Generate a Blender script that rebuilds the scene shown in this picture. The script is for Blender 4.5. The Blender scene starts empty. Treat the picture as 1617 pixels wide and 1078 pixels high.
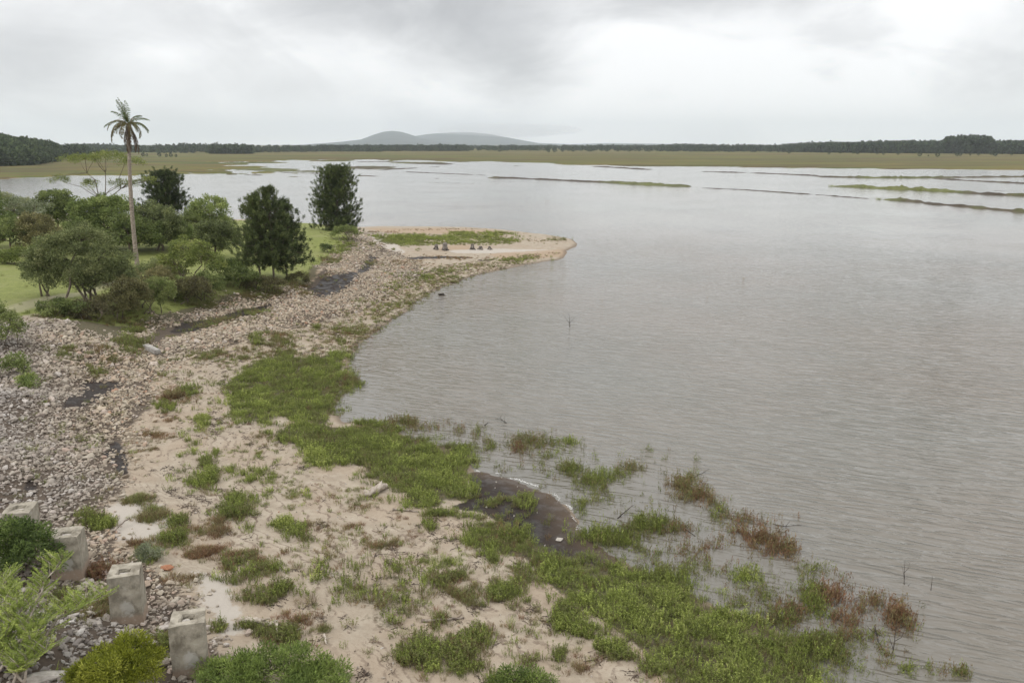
import bpy, bmesh, math, random
import numpy as np
from mathutils import Vector, Matrix, Euler
from mathutils.geometry import tessellate_polygon

random.seed(7)
R = np.random.default_rng(11)
scene = bpy.context.scene
COL = scene.collection
rad = math.radians

# ------------------------------------------------------------------ camera, sky, sun, exposure
IW, IH, FPX = 1617.0, 1078.0, 1257.0
PITCH = rad(13.9)
CAMH = 14.0
cam_d = bpy.data.cameras.new("camera")
cam = bpy.data.objects.new("camera", cam_d)
COL.objects.link(cam)
cam_d.sensor_width = 36.0
cam_d.lens = 36.0 * FPX / IW
cam_d.clip_start = 0.3
cam_d.clip_end = 60000
cam.location = (0, 0, CAMH)
cam.rotation_euler = (math.pi / 2 - PITCH, 0, 0)
scene.camera = cam

vs = scene.view_settings
vs.view_transform = 'Standard'
vs.look = 'None'
vs.exposure = 0.0
vs.gamma = 1.0

SUN_EL, SUN_AZ = rad(55), rad(-125)       # azimuth from +Y towards +X: high, behind and to the left
sd_ = bpy.data.lights.new("sun", 'SUN')
sd_.energy = 1.1
sd_.angle = rad(22)
sd_.color = (1.0, 0.96, 0.9)
sun = bpy.data.objects.new("sun", sd_)
COL.objects.link(sun)
sdir = Vector((math.sin(SUN_AZ) * math.cos(SUN_EL), math.cos(SUN_AZ) * math.cos(SUN_EL), math.sin(SUN_EL)))
sun.rotation_euler = sdir.to_track_quat('Z', 'Y').to_euler()


class NT:
    """small helper for node trees"""
    def __init__(s, tree):
        s.t = tree
        tree.nodes.clear()

    def n(s, typ, ins=None, **kw):
        nd = s.t.nodes.new(typ)
        for k, v in kw.items():
            setattr(nd, k, v)
        for k, v in (ins or {}).items():
            sock = nd.inputs[k]
            if isinstance(v, bpy.types.NodeSocket):
                s.t.links.new(v, sock)
            elif isinstance(v, bpy.types.Node):
                s.t.links.new(v.outputs[0], sock)
            else:
                sock.default_value = v
        return nd

    def m(s, op, a, b=0.0, c=0.0, clamp=False):
        nd = s.n('ShaderNodeMath', {0: a, 1: b, 2: c}, operation=op)
        nd.use_clamp = clamp
        return nd.outputs[0]

    def mix(s, f, a, b, blend='MIX'):
        nd = s.t.nodes.new('ShaderNodeMix')
        nd.data_type = 'RGBA'
        nd.blend_type = blend
        for sock, v in ((nd.inputs[0], f), (nd.inputs[6], a), (nd.inputs[7], b)):
            if isinstance(v, bpy.types.NodeSocket):
                s.t.links.new(v, sock)
            elif isinstance(v, (tuple, list)):
                sock.default_value = tuple(v) + ((1.0,) if len(v) == 3 else ())
            else:
                sock.default_value = v
        return nd.outputs[2]

    def noise(s, vec, scale, detail=4.0, rough=0.55, dist=0.0, color=False):
        ins = {'Scale': scale, 'Detail': detail, 'Roughness': rough, 'Distortion': dist}
        if vec is not None:
            ins['Vector'] = vec
        nd = s.n('ShaderNodeTexNoise', ins)
        return nd.outputs[1 if color else 0]

    def ramp(s, fac, stops, interp='LINEAR'):
        nd = s.n('ShaderNodeValToRGB', {0: fac})
        cr = nd.color_ramp
        cr.interpolation = interp
        while len(cr.elements) < len(stops):
            cr.elements.new(0.5)
        for e, (p, c) in zip(cr.elements, stops):
            e.position = p
            e.color = (c, c, c, 1) if isinstance(c, (int, float)) else tuple(c) + (1,)
        return nd.outputs[0]

    def sstep(s, v, a, b):
        nd = s.n('ShaderNodeMapRange', {0: v, 1: a, 2: b, 3: 0.0, 4: 1.0}, interpolation_type='SMOOTHSTEP')
        return nd.outputs[0]


world = bpy.data.worlds.new("World")
scene.world = world
world.use_nodes = True
w = NT(world.node_tree)
tc = w.n('ShaderNodeTexCoord')
sep = w.n('ShaderNodeSeparateXYZ', {0: tc.outputs['Generated']})
X, Y, Z = sep.outputs
az = w.m('ARCTAN2', X, Y)
el = w.m('ARCSINE', Z)
zz = w.m('ADD', w.m('MAXIMUM', Z, 0.0), 0.10)
cv = w.n('ShaderNodeCombineXYZ', {0: w.m('DIVIDE', X, zz), 1: w.m('DIVIDE', Y, zz), 2: 0.0}).outputs[0]
av = w.n('ShaderNodeCombineXYZ', {0: az, 1: w.m('MULTIPLY', el, 2.0), 2: 0.0}).outputs[0]
n1 = w.noise(cv, 0.35, 5, 0.55, 0.3)
n2 = w.noise(av, 6.5, 6, 0.55, 0.5)


def blob(a, e, sa, se, amp):
    """a cloud mass at azimuth a, elevation e (degrees)"""
    da = w.m('DIVIDE', w.m('SUBTRACT', az, rad(a)), rad(sa))
    de = w.m('DIVIDE', w.m('SUBTRACT', el, rad(e)), rad(se))
    q = w.m('ADD', w.m('MULTIPLY', da, da), w.m('MULTIPLY', de, de))
    return w.m('MULTIPLY', w.m('EXPONENT', w.m('MULTIPLY', q, -1.0)), amp)


dark = None
for b in ((-10, 8.9, 7, 2.2, 1.05), (-2.5, 7.4, 5.5, 2.8, .85), (.5, 4.4, 3.6, 1.9, .52), (12, 9.8, 10, 1.7, .80), (-31, 4.6, 6, 2.6, .48),
          (-3, 1.2, 4.5, 1.1, .30), (-27, .8, 12, 1.3, .30), (33, 5.5, 6, 3.5, .26), (2, .5, 22, .8, .14), (-12, 14, 22, 3.5, .5), (-15, 3.5, 6, 1.0, .12)):
    o = blob(*b)
    dark = o if dark is None else w.m('ADD', dark, o)
dark = w.m('MULTIPLY', dark, w.m('ADD', w.m('MULTIPLY', n2, 2.2), w.m('ADD', w.m('MULTIPLY', n1, .4), -0.25)))
n3 = w.noise(av, 3.1, 6, 0.58, 0.8)
dark = w.m('ADD', dark, w.m('MULTIPLY', w.sstep(n3, 0.46, 0.60), w.m('MULTIPLY', w.sstep(el, 0.0, 0.08), 0.26)))
dark = w.m('ADD', dark, w.m('MULTIPLY', w.m('SUBTRACT', n2, 0.54), 0.7))
fine = w.noise(tc.outputs['Generated'], 9.0, 4, 0.5, 0.3)
dark = w.m('ADD', dark, w.m('MULTIPLY', w.m('SUBTRACT', fine, 0.5), 0.28))
dark = w.m('SUBTRACT', 1.0, w.m('EXPONENT', w.m('MULTIPLY', w.m('MAXIMUM', dark, 0.0), -1.15)))
cc = w.mix(dark, (1.15, 1.15, 1.155), (0.42, 0.425, 0.445))
up = w.m('ADD', 1.0, w.m('MULTIPLY', w.sstep(Z, 0.24, 0.9), 0.45))
up = w.m('ADD', up, w.m('MULTIPLY', w.m('EXPONENT', w.m('MULTIPLY', w.m('ABSOLUTE', el), -38.0)), .22))
sky = w.n('ShaderNodeTexSky', sky_type='NISHITA', sun_disc=False, sun_elevation=SUN_EL, sun_rotation=SUN_AZ)
bg1 = w.n('ShaderNodeBackground', {0: sky.outputs[0], 1: 0.10})
bg2 = w.n('ShaderNodeBackground', {0: cc, 1: w.m('MULTIPLY', up, 1.0)})
mx = w.n('ShaderNodeMixShader', {0: 0.95, 1: bg1.outputs[0], 2: bg2.outputs[0]})
w.n('ShaderNodeOutputWorld', {0: mx.outputs[0]})

# ------------------------------------------------------------------ geometry helpers
CP, SP = math.cos(PITCH), math.sin(PITCH)


def ray(u, v):
    x, y = (u - IW / 2) / FPX, -(v - IH / 2) / FPX
    d = np.array([x, y * SP + CP, y * CP - SP])
    return d / np.linalg.norm(d)


def P(u, v, z=0.0):
    d = ray(u, v)
    t = (z - CAMH) / d[2]
    return np.array([d[0] * t, d[1] * t, z])


def AT(u, v, dist):
    """world point along the pixel's ray at horizontal distance dist"""
    d = ray(u, v)
    t = dist / math.hypot(d[0], d[1])
    return np.array([d[0] * t, d[1] * t, CAMH + d[2] * t])


def _hash(i, j, s):
    h = (i.astype(np.int64) * 374761393 + j.astype(np.int64) * 668265263 + s * 1442695041) & 0xffffffff
    h = ((h ^ (h >> 13)) * 1274126177) & 0xffffffff
    return ((h ^ (h >> 16)) & 0xffffff) / float(0xffffff)


def vn(x, y, s=0):
    x = np.asarray(x, float); y = np.asarray(y, float)
    i, j = np.floor(x), np.floor(y)
    fx, fy = x - i, y - j
    fx = fx * fx * (3 - 2 * fx); fy = fy * fy * (3 - 2 * fy)
    i = i.astype(np.int64); j = j.astype(np.int64)
    a = _hash(i, j, s); b = _hash(i + 1, j, s); c = _hash(i, j + 1, s); d = _hash(i + 1, j + 1, s)
    return a + (b - a) * fx + (c - a) * fy + (a - b - c + d) * fx * fy


def fbm(x, y, s=0, oct=4):
    t = 0; a = .5; k = 1
    for o in range(oct):
        t = t + a * (vn(x * k, y * k, s + o * 17) - .5)
        a *= .5; k *= 2.03
    return t                      # about -0.5 .. 0.5


def sdist(x, y, poly):
    """signed distance to a polygon, positive inside"""
    x = np.asarray(x, float); y = np.asarray(y, float)
    d2 = np.full(x.shape, 1e18); ins = np.zeros(x.shape, bool)
    n = len(poly)
    for k in range(n):
        ax, ay = poly[k][0], poly[k][1]
        bx, by = poly[(k + 1) % n][0], poly[(k + 1) % n][1]
        ex, ey = bx - ax, by - ay
        L = ex * ex + ey * ey + 1e-12
        t = np.clip(((x - ax) * ex + (y - ay) * ey) / L, 0, 1)
        qx, qy = x - ax - t * ex, y - ay - t * ey
        d2 = np.minimum(d2, qx * qx + qy * qy)
        if ay != by:
            c = ((ay > y) != (by > y)) & (x < ex * (y - ay) / ey + ax)
            ins ^= c
    d = np.sqrt(d2)
    return np.where(ins, d, -d)


def pxpoly(pts, z=0.0):
    return [tuple(P(u, v, z)[:2]) for u, v in pts]


def sst(a, b, x):
    t = np.clip((x - a) / (b - a), 0, 1)
    return t * t * (3 - 2 * t)


# shoreline of the near land, traced at water level
SH_PX = [(1340, 1120), (1290, 1062), (1240, 1003), (1170, 966), (1095, 950), (1078, 925), (1000, 897), (960, 873), (925, 843),
         (900, 808), (870, 782), (820, 762), (770, 746), (745, 743), (738, 716), (700, 705), (640, 690), (600, 670), (570, 662),
         (545, 668), (525, 652), (530, 625), (556, 602), (548, 575), (560, 548), (600, 517), (640, 492), (660, 473), (700, 452),
         (745, 436), (790, 426), (840, 416), (885, 409), (896, 402), (893, 396), (908, 390), (912, 384), (900, 377), (870, 372), (800, 364), (740, 359.5), (690, 358.5), (600, 358),
         (560, 360), (520, 358), (480, 356), (440, 356), (360, 356), (300, 354), (240, 350), (160, 348), (60, 348), (-100, 350), (-400, 360)]
SHORE = pxpoly(SH_PX) + [(-300, 90), (-300, -40), (20, -40), (15, 5)]
FAR_PX = [(-900, 292), (-300, 286), (0, 281), (60, 279), (130, 277), (200, 276.5), (270, 275), (300, 272), (330, 275.5), (370, 276), (395, 272), (375, 268),
          (350, 266), (340, 262), (380, 261), (400, 257), (440, 254), (520, 253.5), (600, 252.5), (700, 254.5), (850, 257), (900, 260), (980, 262.5), (1100, 263),
          (1250, 265), (1400, 267), (1617, 268), (2300, 272)]
FAR = pxpoly(FAR_PX) + [(9000, 1200), (16000, 16000), (-16000, 16000), (-9000, 300)]

# height control points: pixel, height
HC = [(20, 470, 3.1), (60, 440, 3.1), (200, 470, 2.9), (330, 440, 2.6), (420, 430, 2.6), (480, 415, 2.5), (540, 370, 2.6), (400, 365, 3.0), (300, 365, 3.0), (120, 360, 3.0), (0, 380, 3.1),
      (-150, 420, 3.2), (560, 400, 1.4), (510, 425, 1.9), (80, 510, 2.9), (0, 530, 3.0), (170, 540, 2.0), (0, 620, 2.7), (60, 580, 2.3),
      (-60, 720, 3.0), (0, 720, 2.3), (145, 620, 1.0), (185, 700, 1.0), (260, 528, 0.9), (320, 512, 0.7), (400, 492, 0.7), (505, 458, 0.7), (560, 432, .6), (590, 412, .7), (100, 660, 1.5),
      (120, 740, 1.45), (60, 800, 1.7), (280, 580, 1.25), (380, 525, 1.25), (480, 485, 1.2), (560, 460, 1.1), (610, 430, .9), (580, 385, 1.5), (230, 600, 1.3), (210, 660, 1.2),
      (250, 740, 1.05), (330, 650, .8), (400, 600, .55), (450, 560, .5), (520, 520, .4), (600, 470, .6), (660, 440, .5), (740, 410, .55), (850, 390, .4), (650, 385, .7), (740, 375, .6), (640, 362, .5),
      (350, 760, .85), (450, 740, .5), (560, 730, .25), (600, 790, .4), (480, 840, .7), (380, 870, .95), (230, 820, 1.2), (150, 830, 1.5), (250, 950, 1.5), (120, 930, 1.9),
      (0, 870, 2.5), (0, 1000, 3.0), (100, 1078, 2.6), (-200, 1078, 4.0), (-200, 850, 3.6), (300, 1060, 1.5), (420, 980, 1.0), (520, 1060, .95), (650, 1000, .6), (700, 900, .45), (780, 960, .45), (900, 1000, .35),
      (850, 1078, .5), (1000, 1060, .25), (900, 930, .3), (800, 800, .2), (900, 860, .2), (1100, 1000, .2), (1200, 1078, .2), (680, 700, .15), (470, 620, .35)]
HCW = np.array([[*P(u, v, z)[:2], z] for u, v, z in HC] + [[-250, 0, 4], [-250, 100, 3.2], [0, -30, 3], [-40, -10, 4.5], [15, -20, 1.], [-5, 6, 2.0]])
DITCH = [P(u, v, .7)[:2] for u, v in ((215, 530), (270, 524), (320, 512), (400, 492), (460, 476), (505, 458), (560, 432), (592, 410))]


def height(x, y, rough=True):
    x = np.asarray(x, float); y = np.asarray(y, float)
    shp = x.shape
    x = x.ravel(); y = y.ravel()
    z = np.full(x.shape, -1.6)
    near = (np.hypot(x, y) < 420)
    if near.any():
        a, b = x[near], y[near]
        sd = sdist(a, b, SHORE)
        sd = sd + .55 * fbm(a * .7, b * .7, 3) + .5 * fbm(a * 2.3, b * 2.3, 9, 2)
        num = np.zeros(a.shape); den = np.zeros(a.shape)
        for cx, cy, cz in HCW:
            # smoothing radius grows with distance from the camera, as the spacing of the control points does
            rr = 1.2 + 0.03 * math.hypot(cx, cy)
            q = 1.0 / ((a - cx) ** 2 + (b - cy) ** 2 + rr * rr) ** 2
            num += q * cz; den += q
        base = num / den
        zl = base * (1 - np.exp(-np.maximum(sd, 0) / (2.2 + 0.6 * base))) + .015
        if rough:
            zl = zl + (.16 * fbm(a * .35, b * .35, 5) + .07 * fbm(a * 1.9, b * 1.9, 21, 3)) * sst(.2, 4, sd) * sst(.1, .8, base)
        zw = np.maximum(-1.6, .11 * sd)
        z[near] = np.where(sd > 0, zl, zw)
    fr = (y > 150) | (np.hypot(x, y) > 200)
    if fr.any():
        a, b = x[fr], y[fr]
        r = np.hypot(a, b)
        sd = sdist(a, b, FAR)
        # ragged marsh edge: tongues of land and channels
        ang = np.arctan2(a, b)
        sd = sd + r * .085 * fbm(ang * 34, np.log(r) * 26, 40, 4) * (1 + 1.8 * sst(.05, -.3, ang))
        zf = np.where(sd > 0, np.minimum(.45, .02 + sd * .05), np.maximum(-1.6, sd * .05))
        zf = zf + np.where(sd > 60, 1.2 * sst(500, 3000, r), 0)
        z[fr] = np.maximum(z[fr], zf)
    return z.reshape(shp)


def G(u, v, tmax=900.0):
    """where the pixel's ray meets the modelled ground"""
    d = ray(u, v)
    t = np.geomspace(9, tmax, 900)
    p = d[None, :] * t[:, None]
    h = np.maximum(height(p[:, 0], p[:, 1]), 0.0)
    below = (CAMH + p[:, 2]) < h
    k = int(np.argmax(below)) if below.any() else len(t) - 1
    if k == 0:
        k = 1
    a = CAMH + p[k - 1, 2] - h[k - 1]; b = CAMH + p[k, 2] - h[k]
    f = a / (a - b + 1e-9)
    q = p[k - 1] + (p[k] - p[k - 1]) * f
    return np.array([q[0], q[1], h[k - 1] + (h[k] - h[k - 1]) * f])


def gpoly(pts):
    return [tuple(G(u, v)[:2]) for u, v in pts]


def hz(x, y):
    return float(height(np.array([x]), np.array([y]))[0])


# ------------------------------------------------------------------ mesh helpers
class MB:
    """collects vertices, faces and a per-vertex tint; builds ONE mesh object"""
    def __init__(s):
        s.v, s.q, s.t, s.a, s.n = [], [], [], [], 0

    def add(s, V, Q=None, T=None, tint=0.5):
        V = np.asarray(V, float).reshape(-1, 3)
        s.v.append(V)
        s.a.append(np.full(len(V), tint) if np.isscalar(tint) else np.asarray(tint, float))
        if Q is not None and len(Q):
            s.q.append(np.asarray(Q, int) + s.n)
        if T is not None and len(T):
            s.t.append(np.asarray(T, int) + s.n)
        s.n += len(V)

    def tube(s, pts, rads, n=7, tint=0.5, cap=True):
        pts = np.asarray(pts, float); m = len(pts)
        rads = np.broadcast_to(np.asarray(rads, float), (m,))
        tan = np.gradient(pts, axis=0)
        tan /= np.linalg.norm(tan, axis=1)[:, None] + 1e-9
        ref = np.array([0.0, 0.0, 1.0]) if abs(tan[0][2]) < .9 else np.array([1.0, 0, 0])
        rings = []
        a = np.linspace(0, 2 * np.pi, n, endpoint=False)
        for k in range(m):
            s1 = np.cross(tan[k], ref); s1 /= np.linalg.norm(s1) + 1e-9
            s2 = np.cross(tan[k], s1)
            ref = np.cross(s1, tan[k]) if abs(np.dot(ref, tan[k])) > .97 else ref
            rings.append(pts[k] + rads[k] * (np.cos(a)[:, None] * s1 + np.sin(a)[:, None] * s2))
        V = np.concatenate(rings + ([pts[:1], pts[-1:]] if cap else []))
        Q = []
        for k in range(m - 1):
            for j in range(n):
                Q.append((k * n + j, k * n + (j + 1) % n, (k + 1) * n + (j + 1) % n, (k + 1) * n + j))
        T = []
        if cap:
            c0, c1 = m * n, m * n + 1
            for j in range(n):
                T.append((c0, (j + 1) % n, j)); T.append((c1, (m - 1) * n + j, (m - 1) * n + (j + 1) % n))
        s.add(V, Q, T, tint)

    def leaves(s, c, d, L, W, tint):
        """rhombic leaves: base point c, direction d, length L, width W (arrays)"""
        c = np.asarray(c, float); d = np.asarray(d, float); n = len(c)
        d = d / (np.linalg.norm(d, axis=1)[:, None] + 1e-9)
        r = R.normal(size=(n, 3))
        sde = np.cross(d, r); sde /= np.linalg.norm(sde, axis=1)[:, None] + 1e-9
        nrm = np.cross(sde, d)
        L = np.broadcast_to(L, (n,))[:, None]; W = np.broadcast_to(W, (n,))[:, None]
        V = np.empty((n, 4, 3))
        V[:, 0] = c; V[:, 1] = c + d * L * .45 + sde * W * .5 + nrm * L * .05
        V[:, 2] = c + d * L - nrm * L * .08; V[:, 3] = c + d * L * .45 - sde * W * .5 + nrm * L * .05
        s.add(V.reshape(-1, 3), np.arange(n * 4).reshape(n, 4), None, np.repeat(np.broadcast_to(tint, (n,)), 4))

    def blades(s, c, d, L, W, bend, tint):
        """curved grass blades"""
        c = np.asarray(c, float); d = np.asarray(d, float); n = len(c)
        d = d / (np.linalg.norm(d, axis=1)[:, None] + 1e-9)
        hd = d.copy(); hd[:, 2] = 0; hd /= np.linalg.norm(hd, axis=1)[:, None] + 1e-6
        ra = R.uniform(0, np.pi, n)
        sde = np.stack([np.cos(ra), np.sin(ra), np.zeros(n)], 1)
        L = np.broadcast_to(L, (n,))[:, None]; W = np.broadcast_to(W, (n,))[:, None]; bend = np.broadcast_to(bend, (n,))[:, None]
        m = c + d * L * .55
        t = c + d * L * .9 + (hd * bend - np.array([0, 0, 1.]) * bend * .6) * L
        V = np.empty((n, 5, 3))
        V[:, 0] = c - sde * W * .5; V[:, 1] = c + sde * W * .5
        V[:, 2] = m + sde * W * .42; V[:, 3] = m - sde * W * .42; V[:, 4] = t
        b = np.arange(n)[:, None] * 5
        s.add(V.reshape(-1, 3), b + np.array([[0, 1, 2, 3]]), b + np.array([[3, 2, 4]]), np.repeat(np.broadcast_to(tint, (n,)), 5))

    def build(s, name, mat, parent=None, smooth=False, link=True, loc=None):
        V = np.concatenate(s.v) if s.v else np.zeros((0, 3))
        me = bpy.data.meshes.new(name)
        q = np.concatenate(s.q) if s.q else np.zeros((0, 4), int)
        t = np.concatenate(s.t) if s.t else np.zeros((0, 3), int)
        me.vertices.add(len(V)); me.vertices.foreach_set('co', V.ravel())
        me.loops.add(q.size + t.size)
        me.loops.foreach_set('vertex_index', np.concatenate([q.ravel(), t.ravel()]).astype(np.int32))
        me.polygons.add(len(q) + len(t))
        st = np.concatenate([np.arange(len(q)) * 4, q.size + np.arange(len(t)) * 3]).astype(np.int32)
        me.polygons.foreach_set('loop_start', st)
        if smooth:
            me.polygons.foreach_set('use_smooth', np.ones(len(q) + len(t), bool))
        else:
            me.polygons.foreach_set('use_smooth', np.zeros(len(q) + len(t), bool))
        at = me.attributes.new('tint', 'FLOAT', 'POINT')
        at.data.foreach_set('value', np.concatenate(s.a).astype(np.float32) if s.a else [])
        me.update(calc_edges=True)
        me.validate()
        if mat:
            me.materials.append(mat)
        o = bpy.data.objects.new(name, me)
        if link:
            COL.objects.link(o)
        if parent:
            o.parent = parent
        if loc is not None:
            o.location = loc
        return o


def tag(o, label=None, cat=None, group=None, kind=None):
    if label: o['label'] = label
    if cat: o['category'] = cat
    if group: o['group'] = group
    if kind: o['kind'] = kind
    return o


def empty(name, loc, label, cat, group=None, rz=0.0):
    o = bpy.data.objects.new(name, None)
    COL.objects.link(o)
    o.location = loc
    o.rotation_euler = (0, 0, rz)
    return tag(o, label, cat, group)


# ------------------------------------------------------------------ materials
def newmat(name):
    m = bpy.data.materials.new(name)
    m.use_nodes = True
    return m, NT(m.node_tree)


def leafmat(name, stops, inst=False, transl=0.3, rough=0.55):
    """foliage colour picked along a ramp by the tint attribute, plus a small variation"""
    m, t = newmat(name)
    a = t.n('ShaderNodeAttribute', attribute_name='tint', attribute_type='INSTANCER' if inst else 'GEOMETRY')
    fac = a.outputs['Fac']
    g = t.n('ShaderNodeNewGeometry')
    rnd = g.outputs['Random Per Island']
    if inst:
        b = t.n('ShaderNodeAttribute', attribute_name='tint', attribute_type='GEOMETRY')
        fac = t.m('ADD', fac, t.m('MULTIPLY', t.m('SUBTRACT', b.outputs['Fac'], 0.5), 0.5))
    fac = t.m('ADD', fac, t.m('MULTIPLY', t.m('SUBTRACT', rnd, 0.5), 0.22))
    c = t.ramp(fac, stops)
    br = t.m('ADD', 0.75, t.m('MULTIPLY', rnd, 0.5))
    if inst:
        br = t.m('MULTIPLY', br, t.m('ADD', .72, t.m('MULTIPLY', t.n('ShaderNodeObjectInfo').outputs['Random'], .6)))
    hs = t.n('ShaderNodeHueSaturation', {'Value': br, 'Color': c}).outputs[0]
    p = t.n('ShaderNodeBsdfPrincipled', {'Base Color': hs, 'Roughness': rough, 'Specular IOR Level': 0.3})
    tr = t.n('ShaderNodeBsdfTranslucent', {'Color': hs})
    mxn = t.n('ShaderNodeMixShader', {0: transl, 1: p.outputs[0], 2: tr.outputs[0]})
    t.n('ShaderNodeOutputMaterial', {0: mxn.outputs[0]})
    return m


def plainmat(name, c1, c2, scale=6, rough=0.85, bump=0.3, c3=None, bscale=None, coord='Object', stretch=None):
    m, t = newmat(name)
    tcn = t.n('ShaderNodeTexCoord').outputs[coord]
    if stretch:
        tcn = t.n('ShaderNodeMapping', {0: tcn, 3: stretch}).outputs[0]
    f = t.noise(tcn, scale, 6, .6)
    c = t.mix(t.sstep(f, .35, .65), c1, c2)
    if c3:
        c = t.mix(t.sstep(t.noise(tcn, scale * .35, 4, .6), .52, .66), c, c3)
    bp = t.n('ShaderNodeBump', {'Strength': bump, 'Distance': .03, 'Height': t.noise(tcn, bscale or scale * 3, 6, .65)})
    p = t.n('ShaderNodeBsdfPrincipled', {'Base Color': c, 'Roughness': rough, 'Normal': bp.outputs[0], 'Specular IOR Level': .25})
    t.n('ShaderNodeOutputMaterial', {0: p.outputs[0]})
    return m


M = {}
# ramps over tint
M['tree_dark'] = leafmat('leaf_dark', [(0, (0.0715, 0.0936, 0.0338)), (0.5, (0.1365, 0.1755, 0.0546)), (1, (0.26, 0.299, 0.104))])
M['tree_mid'] = leafmat('leaf_mid', [(0, (0.102, 0.138, 0.0408)), (0.5, (0.204, 0.258, 0.078)), (1, (0.36, 0.408, 0.144))])
M['tree_light'] = leafmat('leaf_light', [(0, (.11, .14, .035)), (.5, (.21, .25, .065)), (1, (.34, .36, .11))])
M['tree_grey'] = leafmat('leaf_grey', [(0, (0.092, 0.115, 0.0575)), (0.5, (0.184, 0.2127, 0.1092)), (1, (0.345, 0.368, 0.253))])
M['tree_olive'] = leafmat('leaf_olive', [(0, (0.102, 0.09, 0.048)), (0.5, (0.192, 0.186, 0.078)), (1, (0.312, 0.282, 0.132))])
M['tree_soft'] = leafmat('leaf_soft', [(0, (0.1013, 0.1215, 0.0473)), (0.5, (0.2025, 0.2362, 0.0945)), (1, (0.3645, 0.378, 0.1755))])
M['pine'] = leafmat('needles', [(0, (0.0345, 0.0506, 0.0184)), (0.5, (0.0828, 0.1092, 0.0368)), (1, (0.1725, 0.207, 0.069))], transl=.12)
M['palm'] = leafmat('palm_leaf', [(0, (.15, .10, .05)), (.35, (.16, .15, .06)), (.7, (.07, .11, .03)), (1, (.12, .18, .045))], transl=.25)
M['dead_palm'] = leafmat('dead_palm_leaf', [(0, (.07, .045, .028)), (1, (.20, .14, .085))], transl=.1)
M['yellow'] = leafmat('leaf_yellow_green', [(0, (.16, .21, .05)), (.5, (.31, .38, .09)), (1, (.54, .60, .18))], transl=.4)
M['bright'] = leafmat('leaf_bright', [(0, (.12, .14, .015)), (.5, (.25, .275, .03)), (1, (.42, .43, .08))], transl=.35)
M['foreg'] = leafmat('leaf_foreground', [(0, (.07, .105, .03)), (.5, (.16, .22, .055)), (1, (.30, .37, .10))], transl=.35)
GRAMP = [(0.0, (.27, .15, .09)), (.15, (.23, .135, .075)), (.3, (.25, .195, .10)), (.44, (.22, .215, .09)), (.56, (.19, .21, .07)), (.68, (.20, .24, .055)), (.82, (.26, .31, .07)), (1, (.42, .45, .14))]
M['grass'] = leafmat('grass_blade', GRAMP, inst=True)
M['far_leaf'] = leafmat('far_leaf', [(0, (.022, .036, .016)), (.5, (.045, .068, .026)), (1, (.09, .12, .04))], inst=True, transl=.1)
M['far_tree'] = leafmat('far_tree_leaf', [(0, (.02, .034, .015)), (.5, (.035, .055, .022)), (1, (.09, .12, .04))], transl=.1)
M['bark'] = plainmat('bark', (.10, .08, .06), (.22, .18, .14), 9, .9, .6, stretch=(1, 1, .25))
M['palm_bark'] = plainmat('palm_bark', (.20, .16, .125), (.36, .31, .26), 5, .9, .4, stretch=(1, 1, 3))
M['dead_wood'] = plainmat('dead_wood', (.12, .095, .075), (.34, .29, .24), 7, .9, .5)
M['pale_wood'] = plainmat('pale_wood', (.30, .25, .20), (.50, .44, .37), 7, .9, .5)
M['black_wood'] = plainmat('wet_wood', (.018, .015, .013), (.06, .045, .035), 7, .7, .5)
M['boulder'] = plainmat('pale_stone', (.36, .33, .29), (.52, .48, .43), 4, .9, .5)


def concrete_mat():
    m, t = newmat('weathered_concrete')
    co = t.n('ShaderNodeTexCoord').outputs['Object']
    s3 = t.n('ShaderNodeSeparateXYZ', {0: co})
    f = t.noise(co, 3.0, 7, .65)
    base = t.mix(t.sstep(f, .3, .7), (.24, .215, .17), (.42, .38, .31))
    # horizontal board marks and old damp staining running down from the top
    st = t.noise(t.n('ShaderNodeMapping', {0: co, 3: (2.2, 2.2, 1.3)}).outputs[0], 1.3, 6, .65)
    base = t.mix(t.m('MULTIPLY', t.sstep(st, .46, .66), .75), base, (.13, .112, .082))
    # reddish dirt line at the former water level near the foot
    wob = t.m('MULTIPLY', t.noise(co, 4, 3, .5), .16)
    low = t.sstep(t.m('ADD', s3.outputs[2], wob), .62, .42)
    base = t.mix(t.m('MULTIPLY', low, .8), base, (.33, .245, .185))
    oy = t.m('DIVIDE', t.m('ADD', s3.outputs[0], -.05), .17)
    oz = t.m('DIVIDE', t.m('SUBTRACT', s3.outputs[2], .66), .24)
    rr_ = t.m('ADD', t.m('ADD', t.m('MULTIPLY', oy, oy), t.m('MULTIPLY', oz, oz)), t.m('MULTIPLY', t.m('SUBTRACT', t.noise(co, 7, 5, .7), .5), 4.5))
    blot = t.m('MULTIPLY', t.sstep(rr_, 1.4, .3), t.sstep(s3.outputs[1], -.25, -.32))
    base = t.mix(t.m('MULTIPLY', blot, .7), base, (.50, .48, .44))
    bl = t.noise(co, 11, 5, .6)
    base = t.mix(t.m('MULTIPLY', t.sstep(bl, .56, .7), .4), base, (.45, .43, .39))
    bp = t.n('ShaderNodeBump', {'Strength': .5, 'Distance': .02, 'Height': t.noise(co, 14, 8, .7)})
    p = t.n('ShaderNodeBsdfPrincipled', {'Base Color': base, 'Roughness': .9, 'Normal': bp.outputs[0], 'Specular IOR Level': .2})
    t.n('ShaderNodeOutputMaterial', {0: p.outputs[0]})
    return m


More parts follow.
